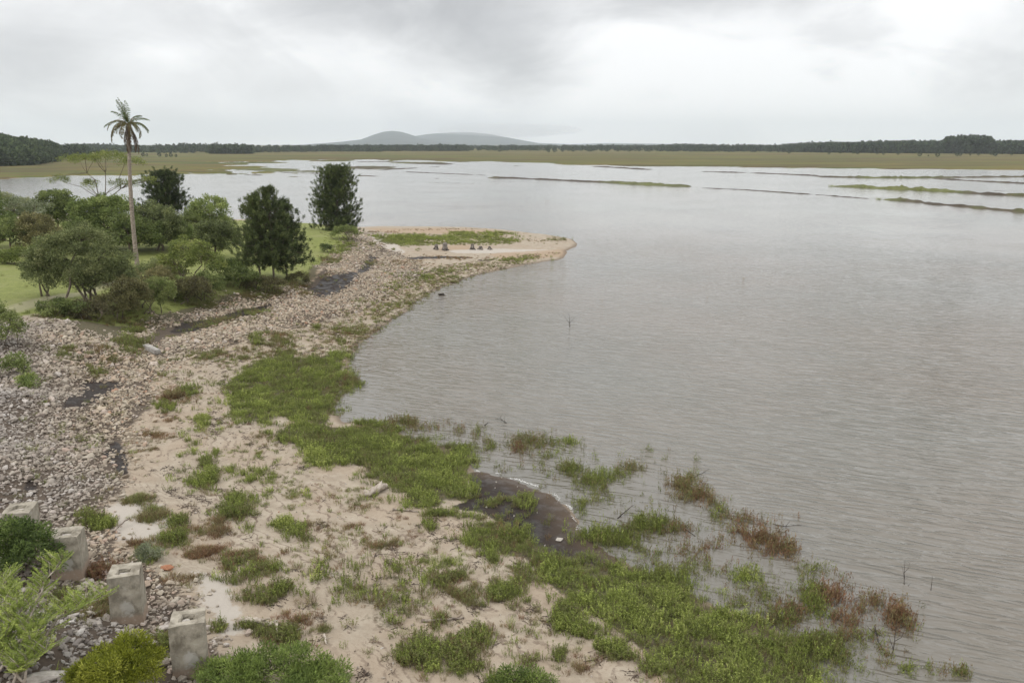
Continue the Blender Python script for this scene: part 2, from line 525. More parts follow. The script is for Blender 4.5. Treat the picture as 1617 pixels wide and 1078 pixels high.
M['concrete'] = concrete_mat()
M['concrete_patch'] = plainmat('pale_render_patch', (.38, .35, .29), (.52, .49, .43), 9, .9, .3)
M['wall_white'] = plainmat('white_wall', (.62, .60, .57), (.72, .70, .67), .3, .8, 0)
M['roof_red'] = plainmat('clay_roof', (.20, .10, .07), (.28, .15, .11), .5, .85, 0)
M['roof_grey'] = plainmat('grey_roof', (.22, .22, .22), (.32, .32, .31), .5, .8, 0)
M['metal'] = plainmat('grey_metal', (.25, .25, .26), (.35, .35, .36), .5, .6, 0)


def rock_mat():
    m, t = newmat('quarry_rock')
    a = t.n('ShaderNodeAttribute', attribute_name='tint', attribute_type='INSTANCER').outputs['Fac']
    oi = t.n('ShaderNodeObjectInfo').outputs['Random']
    warm = t.ramp(oi, [(0, (.235, .185, .132)), (.25, (.41, .34, .255)), (.5, (.32, .27, .205)), (.7, (.48, .42, .325)), (.85, (.38, .27, .19)), (.93, (.50, .45, .40)), (1, (.36, .20, .12))])
    cold = t.ramp(oi, [(0, (.15, .13, .115)), (.3, (.28, .25, .22)), (.6, (.36, .325, .285)), (.8, (.28, .25, .23)), (1, (.50, .47, .43))])
    c = t.mix(a, warm, cold)
    co = t.n('ShaderNodeTexCoord').outputs['Object']
    n = t.noise(co, 5, 5, .6)
    c = t.mix(t.m('MULTIPLY', t.sstep(n, .45, .7), .35), c, (.16, .125, .095))
    bp = t.n('ShaderNodeBump', {'Strength': .4, 'Distance': .03, 'Height': t.noise(co, 9, 5, .6)})
    p = t.n('ShaderNodeBsdfPrincipled', {'Base Color': c, 'Roughness': .85, 'Normal': bp.outputs[0], 'Specular IOR Level': .3})
    t.n('ShaderNodeOutputMaterial', {0: p.outputs[0]})
    return m


M['rock'] = rock_mat()


def ground_mat():
    m, t = newmat('shore_ground')
    pos = t.n('ShaderNodeNewGeometry').outputs['Position']

    def at(n):
        return t.n('ShaderNodeAttribute', attribute_name=n).outputs['Fac']

    nb = t.noise(pos, .35, 5, .6)
    nm = t.noise(pos, 1.6, 6, .65)
    nf = t.noise(pos, 9, 5, .65)
    nff = t.noise(pos, 38, 3, .6)
    edge = t.m('ADD', t.m('MULTIPLY', t.m('SUBTRACT', nm, .5), .9), t.m('MULTIPLY', t.m('SUBTRACT', nf, .5), .5))

    def msk(n, lo=.4, hi=.6, k=1.0):
        return t.sstep(t.m('ADD', at(n), t.m('MULTIPLY', edge, k)), lo, hi)

    sand = t.mix(t.sstep(nm, .3, .7), (.295, .245, .185), (.39, .335, .262))
    sand = t.mix(t.m('MULTIPLY', t.sstep(nb, .42, .62), .5), sand, (.33, .255, .185))
    sand = t.mix(t.m('MULTIPLY', t.sstep(nf, .50, .72), .45), sand, (.20, .15, .105))
    # strand lines: thin lines of litter that follow the contours of the falling water
    sp = t.n('ShaderNodeSeparateXYZ', {0: pos})
    hgt = t.m('ADD', sp.outputs[2], t.m('MULTIPLY', nb, .30))
    hgt = t.m('ADD', hgt, t.m('MULTIPLY', nm, .035))
    sw = t.m('SINE', t.m('MULTIPLY', hgt, 120.0))
    line = t.m('MULTIPLY', t.sstep(sw, .45, .9), t.sstep(t.noise(pos, .8, 4, .7), .38, .56))
    line = t.m('MULTIPLY', line, t.sstep(nf, .36, .5))
    sand = t.mix(t.m('MULTIPLY', line, t.m('MULTIPLY', at('strand'), .8)), sand, (.15, .11, .08))
    sand = t.mix(t.m('MULTIPLY', msk('pale'), .75), sand, t.mix(nff, (.38, .35, .31), (.50, .46, .41)))
    sand = t.mix(t.m('MULTIPLY', msk('clay'), .7), sand, t.mix(nf, (.30, .205, .13), (.37, .28, .19)))
    rock = t.mix(nf, (.05, .038, .028), (.13, .10, .075))  # ground colour darkened so the shaded gaps between stones look deeper
    c = t.mix(msk('rock'), sand, rock)
    ug = t.mix(t.sstep(nf, .35, .65), (.04, .045, .018), (.10, .08, .045))  # soil under the plants, its colour darkened for contact shade among them
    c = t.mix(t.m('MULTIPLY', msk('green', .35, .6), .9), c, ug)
    lawn = t.mix(t.sstep(nm, .3, .7), (.165, .185, .05), (.235, .255, .075))
    lawn = t.mix(t.m('MULTIPLY', t.sstep(nf, .4, .65), .55), lawn, (.085, .105, .03))
    lawn = t.mix(t.m('MULTIPLY', t.sstep(nb, .45, .7), .55), lawn, (.235, .235, .10))
    c = t.mix(msk('lawn', .42, .58, .35), c, lawn)
    c = t.mix(t.m('MULTIPLY', msk('track', .35, .8, .6), .5), c, (.36, .32, .24))
    mud = t.mix(t.sstep(nf, .35, .7), (.013, .010, .008), (.034, .024, .019))
    mud = t.mix(t.m('MULTIPLY', t.sstep(nm, .45, .65), .7), mud, (.045, .033, .026))
    mudm = msk('mud', .45, .56, .45)
    c = t.mix(mudm, c, mud)
    # damp band at the water's edge
    damp = t.m('MULTIPLY', t.sstep(t.m('ADD', sp.outputs[2], t.m('MULTIPLY', nf, .05)), .17, .04), .65)
    c = t.mix(damp, c, (.11, .08, .055))
    # marsh: long bands of green, straw and reddish sedge
    mp = t.n('ShaderNodeMapping', {0: pos, 3: (.16, 1, 1)}).outputs[0]
    a1 = t.noise(mp, .009, 5, .65)
    a2 = t.noise(mp, .05, 4, .7)
    a3 = t.noise(pos, .25, 5, .7)
    ms = t.ramp(t.m('ADD', t.m('MULTIPLY', a1, .75), t.m('MULTIPLY', a2, .28)), [(.40, (.045, .055, .008)), (.455, (.10, .105, .010)), (.49, (.15, .105, .022)), (.52, (.07, .038, .014)), (.555, (.07, .08, .008)), (.59, (.14, .118, .016)), (.64, (.05, .055, .008))])
    ms = t.mix(t.m('MULTIPLY', t.sstep(a3, .4, .7), .5), ms, (.07, .085, .028))
    c = t.mix(at('marsh'), c, ms)
    h = t.m('ADD', t.m('MULTIPLY', nf, .6), t.m('MULTIPLY', nff, .25))
    bp = t.n('ShaderNodeBump', {'Strength': .36, 'Distance': .06, 'Height': h})
    rg = t.m('SUBTRACT', .92, t.m('MULTIPLY', mudm, t.m('MULTIPLY', t.sstep(nm, .62, .4), .55)))
    p = t.n('ShaderNodeBsdfPrincipled', {'Base Color': c, 'Roughness': rg, 'Normal': bp.outputs[0], 'Specular IOR Level': .25})
    t.n('ShaderNodeOutputMaterial', {0: p.outputs[0]})
    return m


def water_mat():
    m, t = newmat('muddy_water')
    pos = t.n('ShaderNodeNewGeometry').outputs['Position']
    rot = t.n('ShaderNodeMapping', {0: pos, 2: (0, 0, rad(21.4))}).outputs[0]   # x along the wave crests afterwards
    wv = t.n('ShaderNodeMapping', {0: rot, 3: (.55, 2.1, 1)}).outputs[0]
    big = t.n('ShaderNodeMapping', {0: rot, 3: (.10, .32, 1)}).outputs[0]
    w1 = t.noise(wv, 1.0, 2, .45, .35)
    w2 = t.noise(wv, 2.5, 3, .5, .5)
    w3 = t.noise(big, 1.0, 3, .5, .2)
    calm = t.n('ShaderNodeAttribute', attribute_name='calm').outputs['Fac']
    sharp = t.m('SUBTRACT', 1.0, t.m('MULTIPLY', t.m('ABSOLUTE', t.m('SUBTRACT', w1, .5)), 3.2))
    crest = t.m('POWER', t.m('MAXIMUM', sharp, 0.0), 2.0)
    h = t.m('ADD', t.m('MULTIPLY', crest, .105), t.m('ADD', t.m('MULTIPLY', w2, .035), t.m('MULTIPLY', w3, .04)))
    gust = t.sstep(t.noise(pos, .05, 4, .6), .3, .7)
    lull = t.n('ShaderNodeAttribute', attribute_name='lull').outputs['Fac']
    amp = t.m('MULTIPLY', t.m('SUBTRACT', 1.0, t.m('MULTIPLY', calm, .85)), t.m('ADD', .5, t.m('MULTIPLY', gust, .5)))
    amp = t.m('MULTIPLY', amp, t.m('SUBTRACT', 1.0, lull))
    bp = t.n('ShaderNodeBump', {'Strength': 1.0, 'Distance': 1.0, 'Height': t.m('MULTIPLY', h, amp)})
    cn = t.noise(pos, .03, 4, .6)
    c = t.mix(t.sstep(cn, .35, .65), (.160, .135, .106), (.142, .133, .110))
    c = t.mix(t.m('MULTIPLY', calm, .5), c, (.15, .148, .135))  # calm water greyed in its base colour for the bright sky it reflects
    p = t.n('ShaderNodeBsdfPrincipled', {'Base Color': c, 'Roughness': .10, 'IOR': 1.5, 'Normal': bp.outputs[0]})
    t.n('ShaderNodeOutputMaterial', {0: p.outputs[0]})
    return m


M['ground'] = ground_mat()
M['water'] = water_mat()

# ------------------------------------------------------------------ zones on the ground (traced where they lie)
ROCK_Z = gpoly([(-80, 1090), (0, 1078), (350, 1090), (342, 1030), (318, 985), (285, 930), (240, 900), (190, 868), (160, 830), (160, 795), (190, 780), (202, 730), (198, 690), (215, 662), (238, 640),
                (243, 592), (300, 566), (345, 551), (398, 534), (450, 521), (510, 508), (565, 492), (605, 474), (640, 450), (662, 432), (655, 410), (620, 397),
                (592, 384), (572, 369), (556, 366), (548, 384), (522, 402), (508, 428), (488, 448), (445, 462), (400, 464), (350, 474), (300, 494), (232, 512), (180, 532),
                (120, 518), (80, 506), (30, 506), (-80, 520)])
LAWN_Z = gpoly([(-200, 540), (0, 505), (60, 495), (110, 505), (180, 515), (230, 505), (300, 485), (360, 465), (440, 455), (485, 440), (505, 415), (530, 398), (560, 372), (565, 360), (480, 352), (300, 352), (-300, 352)])
TRACK_Z = gpoly([(-60, 500), (0, 488), (50, 472), (120, 462), (180, 440), (215, 432), (212, 440), (150, 462), (90, 478), (40, 492), (0, 500)])
MUD_Z = [gpoly(q) for q in (
    [(700, 802), (742, 790), (740, 745), (770, 743), (830, 762), (880, 786), (910, 822), (935, 856), (975, 880), (990, 897), (950, 897), (900, 882), (850, 862), (800, 832), (760, 808)],
    [(98, 646), (116, 618), (136, 598), (160, 602), (196, 601), (182, 618), (152, 634), (125, 644)],
    [(160, 715), (178, 695), (192, 700), (204, 735), (200, 750), (180, 742)],
    [(262, 528), (290, 508), (340, 502), (400, 484), (430, 480), (425, 492), (370, 506), (320, 522)],
    [(482, 460), (508, 440), (548, 432), (585, 404), (600, 408), (565, 438), (535, 462), (510, 470)],
    [(35, 770), (55, 745), (62, 755), (55, 782)],
    [(640, 407), (700, 404.5), (770, 405.5), (700, 408), (650, 410)])]
CLAY_Z = [gpoly(q) for q in (
    [(222, 534), (250, 520), (300, 517), (290, 532), (240, 540)],
    [(470, 445), (488, 425), (515, 428), (508, 442), (490, 458)],
    [(770, 402), (830, 397), (896, 394), (893, 406), (800, 412)],
    [(575, 360), (700, 360), (800, 366), (790, 370), (620, 368)],
    [(700, 388), (745, 386), (740, 394), (690, 396)],
    [(448, 672), (475, 656), (490, 662), (470, 680)],
    [(1000, 1020), (1060, 1080), (1090, 1100), (1050, 1100)])]
PALE_Z = [gpoly(q) for q in ([(165, 800), (200, 782), (262, 800), (270, 830), (230, 860), (190, 858)], [(300, 900), (345, 905), (375, 960), (380, 1000), (345, 1000), (320, 950)],
                             [(700, 394), (790, 393), (880, 395), (840, 400), (720, 400)], [(560, 372), (600, 372), (640, 400), (610, 402)])]
C1 = [(405, 572), (448, 562), (492, 567), (541, 557), (539, 587), (560, 599), (558, 619), (541, 624), (529, 646), (517, 658), (514, 673), (551, 676), (596, 668), (600, 750), (581, 745), (574, 735), (522, 723), (522, 735),
      (497, 738), (487, 718), (467, 700), (433, 695), (445, 678), (472, 663), (430, 653), (423, 671), (388, 661), (371, 658), (361, 639), (368, 619), (348, 609), (378, 597), (388, 582)]
C2 = [(560, 672), (600, 668), (640, 688), (690, 702), (738, 705), (748, 722), (738, 742), (735, 765), (755, 785), (745, 792), (700, 787), (690, 800), (654, 801), (644, 776), (627, 767), (592, 757), (575, 737), (550, 730), (545, 695)]
C3 = [(735, 850), (760, 825), (800, 825), (840, 850), (860, 865), (900, 882), (950, 895), (1000, 897), (1075, 905), (1095, 938), (1110, 956), (1180, 977), (1240, 1010), (1290, 1078), (1330, 1120), (1090, 1130), (1070, 1078), (1040, 1050),
      (1010, 1020), (960, 985), (910, 955), (860, 915), (830, 880), (770, 870)]
C4 = [(474, 896), (524, 882), (573, 896), (643, 885), (670, 899), (698, 946), (656, 985), (698, 1018), (700, 1051), (645, 1051), (623, 1012), (579, 1001), (557, 968), (496, 946)]
CS = [(588, 372), (640, 369), (700, 372), (720, 366), (800, 366), (825, 372), (815, 384), (760, 388), (700, 386), (640, 390), (600, 384)]
CARP = [gpoly(c) for c in (C1, C2, C3, CS)]
C4W = gpoly(C4)
STRAND_Z = gpoly([(215, 700), (250, 620), (330, 560), (430, 530), (520, 510), (640, 430), (760, 410), (880, 400), (700, 452), (600, 520), (555, 560), (400, 570), (360, 640), (440, 700), (520, 740), (640, 800), (700, 800), (1000, 1000), (1050, 1078), (550, 1100), (360, 900), (240, 850)])


def zone(x, y, polys, soft):
    out = np.zeros(x.shape)
    for p in polys:
        out = np.maximum(out, np.clip(.5 + sdist(x, y, p) / (2 * soft), 0, 1))
    return out


# ------------------------------------------------------------------ ground: one sheet to the horizon
def ring_grid(nr, angs, r0, r1):
    r = np.geomspace(r0, r1, nr)
    rr, aa = np.meshgrid(r, angs, indexing='ij')
    return rr * np.sin(aa), rr * np.cos(aa)


def grid_mesh(name, x, y, z, mat, attrs):
    nr, na = x.shape
    V = np.stack([x, y, z], -1).reshape(-1, 3)
    i = np.arange(nr - 1)[:, None] * na + np.arange(na - 1)[None, :]
    Q = np.stack([i, i + 1, i + na + 1, i + na], -1).reshape(-1, 4)[:, ::-1]
    b = MB(); b.add(V, Q)
    o = b.build(name, mat, smooth=True)
    for k, v in attrs.items():
        at = o.data.attributes.new(k, 'FLOAT', 'POINT')
        at.data.foreach_set('value', v.ravel().astype(np.float32))
    return o


fine_a = np.linspace(rad(-43), rad(43), 820)
side = np.linspace(rad(43), rad(178), 60)[1:]
angs = np.concatenate([-side[::-1], fine_a, side])
gx, gy = ring_grid(700, angs, 2.0, 17000)
gz = height(gx, gy)
nearm = np.hypot(gx, gy) < 260
at_ = {}


def nz(fn):
    o = np.zeros(gx.shape)
    o[nearm] = fn(gx[nearm], gy[nearm])
    return o


at_['rock'] = nz(lambda a, b: zone(a, b, [ROCK_Z], .8))
at_['lawn'] = nz(lambda a, b: zone(a, b, [LAWN_Z], 1.5))
at_['track'] = nz(lambda a, b: zone(a, b, [TRACK_Z], .8))
at_['mud'] = nz(lambda a, b: zone(a, b, MUD_Z, .45))
at_['clay'] = nz(lambda a, b: zone(a, b, CLAY_Z, .6))
at_['pale'] = nz(lambda a, b: zone(a, b, PALE_Z, .7))
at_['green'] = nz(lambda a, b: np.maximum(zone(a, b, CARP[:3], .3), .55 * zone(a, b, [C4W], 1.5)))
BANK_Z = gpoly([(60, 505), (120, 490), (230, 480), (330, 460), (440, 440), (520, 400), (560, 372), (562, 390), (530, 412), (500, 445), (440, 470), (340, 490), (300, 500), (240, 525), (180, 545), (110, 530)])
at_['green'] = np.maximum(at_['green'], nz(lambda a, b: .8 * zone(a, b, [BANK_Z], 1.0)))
at_['strand'] = nz(lambda a, b: zone(a, b, [STRAND_Z], 2.5))
at_['marsh'] = sst(200, 260, np.hypot(gx, gy))
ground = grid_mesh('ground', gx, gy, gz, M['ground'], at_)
tag(ground, kind='structure')

wx, wy = ring_grid(360, np.concatenate([-side[::-1], np.linspace(rad(-43), rad(43), 420), side]), 2.0, 17000)
WSH = sdist(wx, wy, SHORE)
WET = gpoly([(520, 640), (560, 600), (640, 660), (800, 680), (960, 720), (1080, 750), (1150, 780), (1270, 850), (1300, 890), (1450, 950), (1440, 1010), (1400, 1100), (1200, 1150), (900, 950), (700, 760)])
calm = np.clip(zone(wx, wy, [WET], 1.5) * .9 + .5 * sst(-2.2, 0, WSH), 0, 1) * (np.hypot(wx, wy) < 300)
calm *= .55 + .45 * (vn(wx * .6, wy * .6, 77))
# the open lake is ruffled near the bay and smoother further out
lull = sst(24, 150, np.hypot(wx, wy)) * .90
water = grid_mesh('water', wx, wy, np.zeros(wx.shape), M['water'], {'calm': calm, 'lull': lull})
tag(water, kind='structure')

# ------------------------------------------------------------------ scatter (stuff): instances on points
def scatter(name, pts, protos, rot, scl, tint, label, cat='plants'):
    pts = np.asarray(pts, float); n = len(pts)
    me = bpy.data.meshes.new(name)
    me.vertices.add(n); me.vertices.foreach_set('co', pts.ravel())
    for k, ty, val in (('tint', 'FLOAT', tint), ('idx', 'INT', R.integers(0, len(protos), n))):
        a = me.attributes.new(k, ty, 'POINT')
        a.data.foreach_set('value', np.asarray(val).astype(np.float32 if ty == 'FLOAT' else np.int32))
    for k, val in (('rot', rot), ('scl', scl)):
        a = me.attributes.new(k, 'FLOAT_VECTOR', 'POINT')
        a.data.foreach_set('vector', np.asarray(val, np.float32).ravel())
    me.update()
    for p in protos:
        if p.data.materials and p.data.materials[0] and p.data.materials[0].name not in me.materials:
            me.materials.append(p.data.materials[0])
    o = bpy.data.objects.new(name, me)
    COL.objects.link(o)
    ng = bpy.data.node_groups.new(name + '_scatter', 'GeometryNodeTree')
    ng.interface.new_socket('Geometry', in_out='INPUT', socket_type='NodeSocketGeometry')
    ng.interface.new_socket('Geometry', in_out='OUTPUT', socket_type='NodeSocketGeometry')
    N, L = ng.nodes, ng.links
    gi, go = N.new('NodeGroupInput'), N.new('NodeGroupOutput')
    g2i = N.new('GeometryNodeGeometryToInstance')
    jn = N.new('GeometryNodeGeometryToInstance')
    for p in protos:
        oi = N.new('GeometryNodeObjectInfo')
        oi.inputs['Object'].default_value = p
        oi.inputs['As Instance'].default_value = False
        oi.transform_space = 'ORIGINAL'
        L.new(oi.outputs['Geometry'], g2i.inputs[0])
    iop = N.new('GeometryNodeInstanceOnPoints')
    iop.inputs['Pick Instance'].default_value = True

    def na(nm, ty):
        q = N.new('GeometryNodeInputNamedAttribute'); q.data_type = ty; q.inputs['Name'].default_value = nm
        return q.outputs['Attribute']
    L.new(gi.outputs[0], iop.inputs['Points'])
    L.new(g2i.outputs[0], iop.inputs['Instance'])
    L.new(na('idx', 'INT'), iop.inputs['Instance Index'])
    e2r = N.new('FunctionNodeEulerToRotation')
    L.new(na('rot', 'FLOAT_VECTOR'), e2r.inputs[0])
    L.new(e2r.outputs[0], iop.inputs['Rotation'])
    L.new(na('scl', 'FLOAT_VECTOR'), iop.inputs['Scale'])
    L.new(iop.outputs[0], go.inputs[0])
    N.remove(jn)
    md = o.modifiers.new('scatter', 'NODES')
    md.node_group = ng
    tag(o, label, cat, kind='stuff')
    return o


def proto(b, name, mat, smooth=False):
    o = b.build(name, mat, link=False, smooth=smooth)
    return o


# rocks ------------------------------------------------
def rock_obj(name, mat, n=14, link=False, sx=(1, 1, 1)):
    bm = bmesh.new()
    for _ in range(n):
        v = R.normal(size=3); v /= np.linalg.norm(v)
        v = v * (.38 + .14 * R.random()) * np.array([1.15, .9, .68]) * np.array(sx)
        bm.verts.new(v)
    bmesh.ops.convex_hull(bm, input=bm.verts)
    bmesh.ops.delete(bm, geom=[v for v in bm.verts if not v.link_faces], context='VERTS')
    me = bpy.data.meshes.new(name)
    bm.to_mesh(me); bm.free()
    me.materials.append(mat)
    o = bpy.data.objects.new(name, me)
    if link:
        COL.objects.link(o)
    return o


ROCKS = [rock_obj('rock_proto', M['rock'], 13 + k % 4) for k in range(9)]


def in_box(poly, n):
    a = np.array(poly)
    lo, hi = a.min(0), a.max(0)
    lo = np.maximum(lo, [-120, 8]); hi = np.minimum(hi, [120, 170])
    area = np.prod(hi - lo)
    p = R.uniform(lo, hi, (n, 2))
    return p, area


def sample_poly(poly, dens, soft=.4):
    a = np.array(poly)
    lo = np.maximum(a.min(0) - 1, [-90, 8]); hi = np.minimum(a.max(0) + 1, [90, 170])
    n = int(np.prod(hi - lo) * dens)
    p = R.uniform(lo, hi, (n, 2))
    sd = sdist(p[:, 0], p[:, 1], poly) + soft * 2 * fbm(p[:, 0] * .9, p[:, 1] * .9, 61) + soft * R.normal(size=n) * .4
    return p[sd > 0]


def visible(p, margin=1.5):
    """keep points inside or just outside the camera's view"""
    x, y = p[:, 0], p[:, 1]
    fx = y * CP + CAMH * SP
    return p[(np.abs(x) < fx * (IW / 2 / FPX) + margin) & (np.hypot(x, y) > 13)]


rp = visible(sample_poly(ROCK_Z, 84, 1.1))
rp = rp[R.random(len(rp)) < np.where(np.hypot(rp[:, 0], rp[:, 1]) > 60, .75, 1)]
mudz = zone(rp[:, 0], rp[:, 1], MUD_Z, .9) + zone(rp[:, 0], rp[:, 1], CLAY_Z, .6) + 1.0 * fbm(rp[:, 0] * 1.1, rp[:, 1] * 1.1, 203, 3)
keep = (mudz + .5 * (R.random(len(rp)) - .5) < .5)
veg_thin = fbm(rp[:, 0] * .5, rp[:, 1] * .5, 90) < .30
rp = rp[keep & veg_thin]
z = height(rp[:, 0], rp[:, 1])
dist = np.hypot(rp[:, 0], rp[:, 1])
s = np.exp(R.normal(-2.12, .45, len(rp)))
s = np.clip(s, .06, .5) * (1 + .15 * (dist > 45))
# greyer stones towards the bank, warmer ones towards the beach
cold = np.clip((-rp[:, 0] - .55 * rp[:, 1] * .55 - 8) / 14 + .5 + fbm(rp[:, 0] * .2, rp[:, 1] * .2, 14) * 1.5, 0, 1)
left = np.arctan2(rp[:, 0], rp[:, 1])
cold = np.clip(sst(-.44, -.60, left) * .75 + fbm(rp[:, 0] * .25, rp[:, 1] * .25, 14) * 1.2 + .5 * sst(27, 20, dist), 0, 1)
scatter('riprap_gravel', np.column_stack([rp, z + s * .12]), ROCKS, R.uniform(-.6, .6, (len(rp), 3)) + np.column_stack([np.zeros((len(rp), 2)), R.uniform(0, 6.28, len(rp))]),
        np.column_stack([s, s * R.uniform(.7, 1.1, len(rp)), s * R.uniform(.7, 1.1, len(rp))]), cold,
        'loose angular quarry stones covering the bank above the beach', 'stones')
# pebbles strewn over the sand beside the stones and along the spit
pb = visible(sample_poly(STRAND_Z, 4.5, 1.0))
kk = R.random(len(pb)) < np.clip(.3 + 1.3 * fbm(pb[:, 0] * .35, pb[:, 1] * .35, 33) + .8 * zone(pb[:, 0], pb[:, 1], [ROCK_Z], 5), .02, 1)
pb = pb[kk]
ps = R.uniform(.05, .15, len(pb))
scatter('pebbles', np.column_stack([pb, height(pb[:, 0], pb[:, 1]) + ps * .1]), ROCKS, R.uniform(-3, 3, (len(pb), 3)), np.repeat(ps[:, None], 3, 1) * R.uniform(.7, 1.2, (len(pb), 3)),
        R.uniform(0, .6, len(pb)), 'small stones strewn over the sandy beach', 'stones')

# plants -----------------------------------------------
def p_grass(n, h, w_, spread, bend):
    b = MB()
    a = R.uniform(0, 6.28, n); rr = spread * np.sqrt(R.random(n))
    c = np.column_stack([np.cos(a) * rr, np.sin(a) * rr, np.zeros(n) - .02])
    le = R.uniform(.1, .55, n)
    d = np.column_stack([np.cos(a) * le, np.sin(a) * le, np.ones(n)]) + R.normal(0, .12, (n, 3))
    b.blades(c, d, h * R.uniform(.55, 1.1, n), w_, bend * R.uniform(.2, 1, n), R.uniform(.3, .7, n))
    return proto(b, 'grass_proto', M['grass'])


def p_herb(ns, h, nl, L, W, spread, lean=.35):
    b = MB()
    for _ in range(ns):
        a = R.uniform(0, 6.28); rr = spread * math.sqrt(R.random())
        base = np.array([math.cos(a) * rr, math.sin(a) * rr, -.02])
        hh = h * R.uniform(.6, 1.1)
        tip = base + np.array([math.cos(a) * lean * hh * R.random(), math.sin(a) * lean * hh * R.random(), hh])
        b.blades([base], [tip - base], hh, .014, .1, .25)
        t = R.uniform(.2, 1, nl)
        c = base + (tip - base) * t[:, None]
        d = R.normal(size=(nl, 3)); d[:, 2] = np.abs(d[:, 2]) * .7 + .25
        b.leaves(c, d, L * R.uniform(.6, 1.2, nl), W, .35 + .3 * t + R.normal(0, .08, nl))
    return proto(b, 'herb_proto', M['grass'])


def p_reed(ns, h, spread):
    b = MB()
    for _ in range(ns):
        a = R.uniform(0, 6.28); rr = spread * math.sqrt(R.random())
        base = np.array([math.cos(a) * rr, math.sin(a) * rr, -.15])
        hh = h * R.uniform(.5, 1.1)
        dv = np.array([R.normal(0, .12), R.normal(0, .12), 1.])
        b.blades([base], [dv], hh, .016, .1 * R.random(), R.uniform(.2, .4))
        nl = 8
        t = R.uniform(.35, 1, nl)
        d = R.normal(size=(nl, 3)) * .5; d[:, 2] = np.abs(d[:, 2]) + .8
        b.leaves(base + dv * hh * t[:, None], d, .12 * R.uniform(.6, 1.2, nl), .022, R.uniform(.4, .75, nl))
    return proto(b, 'reed_proto', M['grass'])


def p_twig():
    b = MB()
    for _ in range(3):
        a = R.uniform(0, 6.28); L = R.uniform(.15, .5)
        p0 = np.array([R.normal(0, .1), R.normal(0, .1), .015]); dv = np.array([math.cos(a), math.sin(a), .03])
        b.tube([p0, p0 + dv * L * .5 + [0, 0, .02], p0 + dv * L + R.normal(0, .03, 3)], [.012, .01, .004], 4, .1)
    n = 14
    c = np.column_stack([R.normal(0, .14, n), R.normal(0, .14, n), np.full(n, .012)])
    d = R.normal(size=(n, 3)); d[:, 2] = np.abs(d[:, 2]) * .25
    b.leaves(c, d, .07, .03, R.uniform(0, .3, n))
    return proto(b, 'litter_proto', M['litter'])


M['litter'] = leafmat('litter', [(0, (.045, .032, .024)), (.5, (.10, .07, .05)), (1, (.20, .15, .10))], inst=True, transl=0)
GR = [p_grass(34, .30, .013, .15, .5) for _ in range(5)]
GF = [p_grass(40, .26, .011, .15, .35) for _ in range(3)]
HB = [p_herb(11, .33, 19, .052, .019, .22) for _ in range(7)]
RD = [p_reed(5, .66, .17) for _ in range(6)]
LT = [p_twig() for _ in range(5)]

WETP = gpoly([(780, 690), (830, 680), (910, 695), (1000, 735), (1090, 745), (1150, 790), (1240, 850), (1300, 900), (1440, 955), (1430, 1000), (1380, 1078), (1290, 1078), (1180, 975), (1090, 940), (990, 895), (900, 810), (770, 745)])
buckets = {k: [] for k in ('grass', 'fine', 'herb', 'reed')}     # rows x,y,z,scale,tint


def put(kind, p, z, s, t):
    n = len(p)
    if n:
        buckets[kind].append(np.column_stack([p, np.broadcast_to(z, (n,)), np.broadcast_to(s, (n,)), np.broadcast_to(t, (n,))]))


def gz_(p):
    return height(p[:, 0], p[:, 1])


# dense green carpets along the water
for poly, dn in zip(CARP, (38, 42, 42, 18)):
    p = visible(sample_poly(poly, dn, .8))
    z = np.maximum(gz_(p), -.05)
    f = fbm(p[:, 0] * .45, p[:, 1] * .45, 51)
    f2 = fbm(p[:, 0] * 1.6, p[:, 1] * 1.6, 52, 3)
    kk_ = R.random(len(p)) < (np.clip(1.15 + 1.7 * f2 + .9 * f, .25, 1) if dn > 20 else np.clip(.5 + 2.6 * fbm(p[:, 0] * .35, p[:, 1] * .9, 58), .03, 1))
    p, z, f, f2 = p[kk_], z[kk_], f[kk_], f2[kk_]
    c_ = R.random(len(p))
    s = (.9 + 1.0 * f2 + .3 * f) * R.uniform(.6, 1.25, len(p))
    tn = np.clip(.68 + .55 * f + .35 * f2 + R.normal(0, .09, len(p)), .1, 1)
    for kd, a_, b_, sc_, dt in (('herb', 0, .42, 1, 0), ('grass', .42, .80, .95, .02), ('fine', .80, 1.01, 1.1, -.22)):
        e_ = (c_ >= a_) & (c_ < b_)
        put(kd, p[e_], z[e_], s[e_] * sc_, np.clip(tn[e_] + dt, 0, 1))
# the looser diagonal band on the sand
p = visible(sample_poly(C4W, 24, .5))
f = fbm(p[:, 0] * .7, p[:, 1] * .7, 57)
p = p[f + .30 > R.random(len(p)) * .6]
sel = R.random(len(p)) < .55
put('herb', p[sel], gz_(p[sel]), R.uniform(.6, 1.15, sel.sum()), np.clip(R.normal(.60, .15, sel.sum()), 0, 1))
put('fine', p[~sel], gz_(p[~sel]), R.uniform(.7, 1.2, (~sel).sum()), np.clip(R.normal(.45, .18, (~sel).sum()), 0, 1))


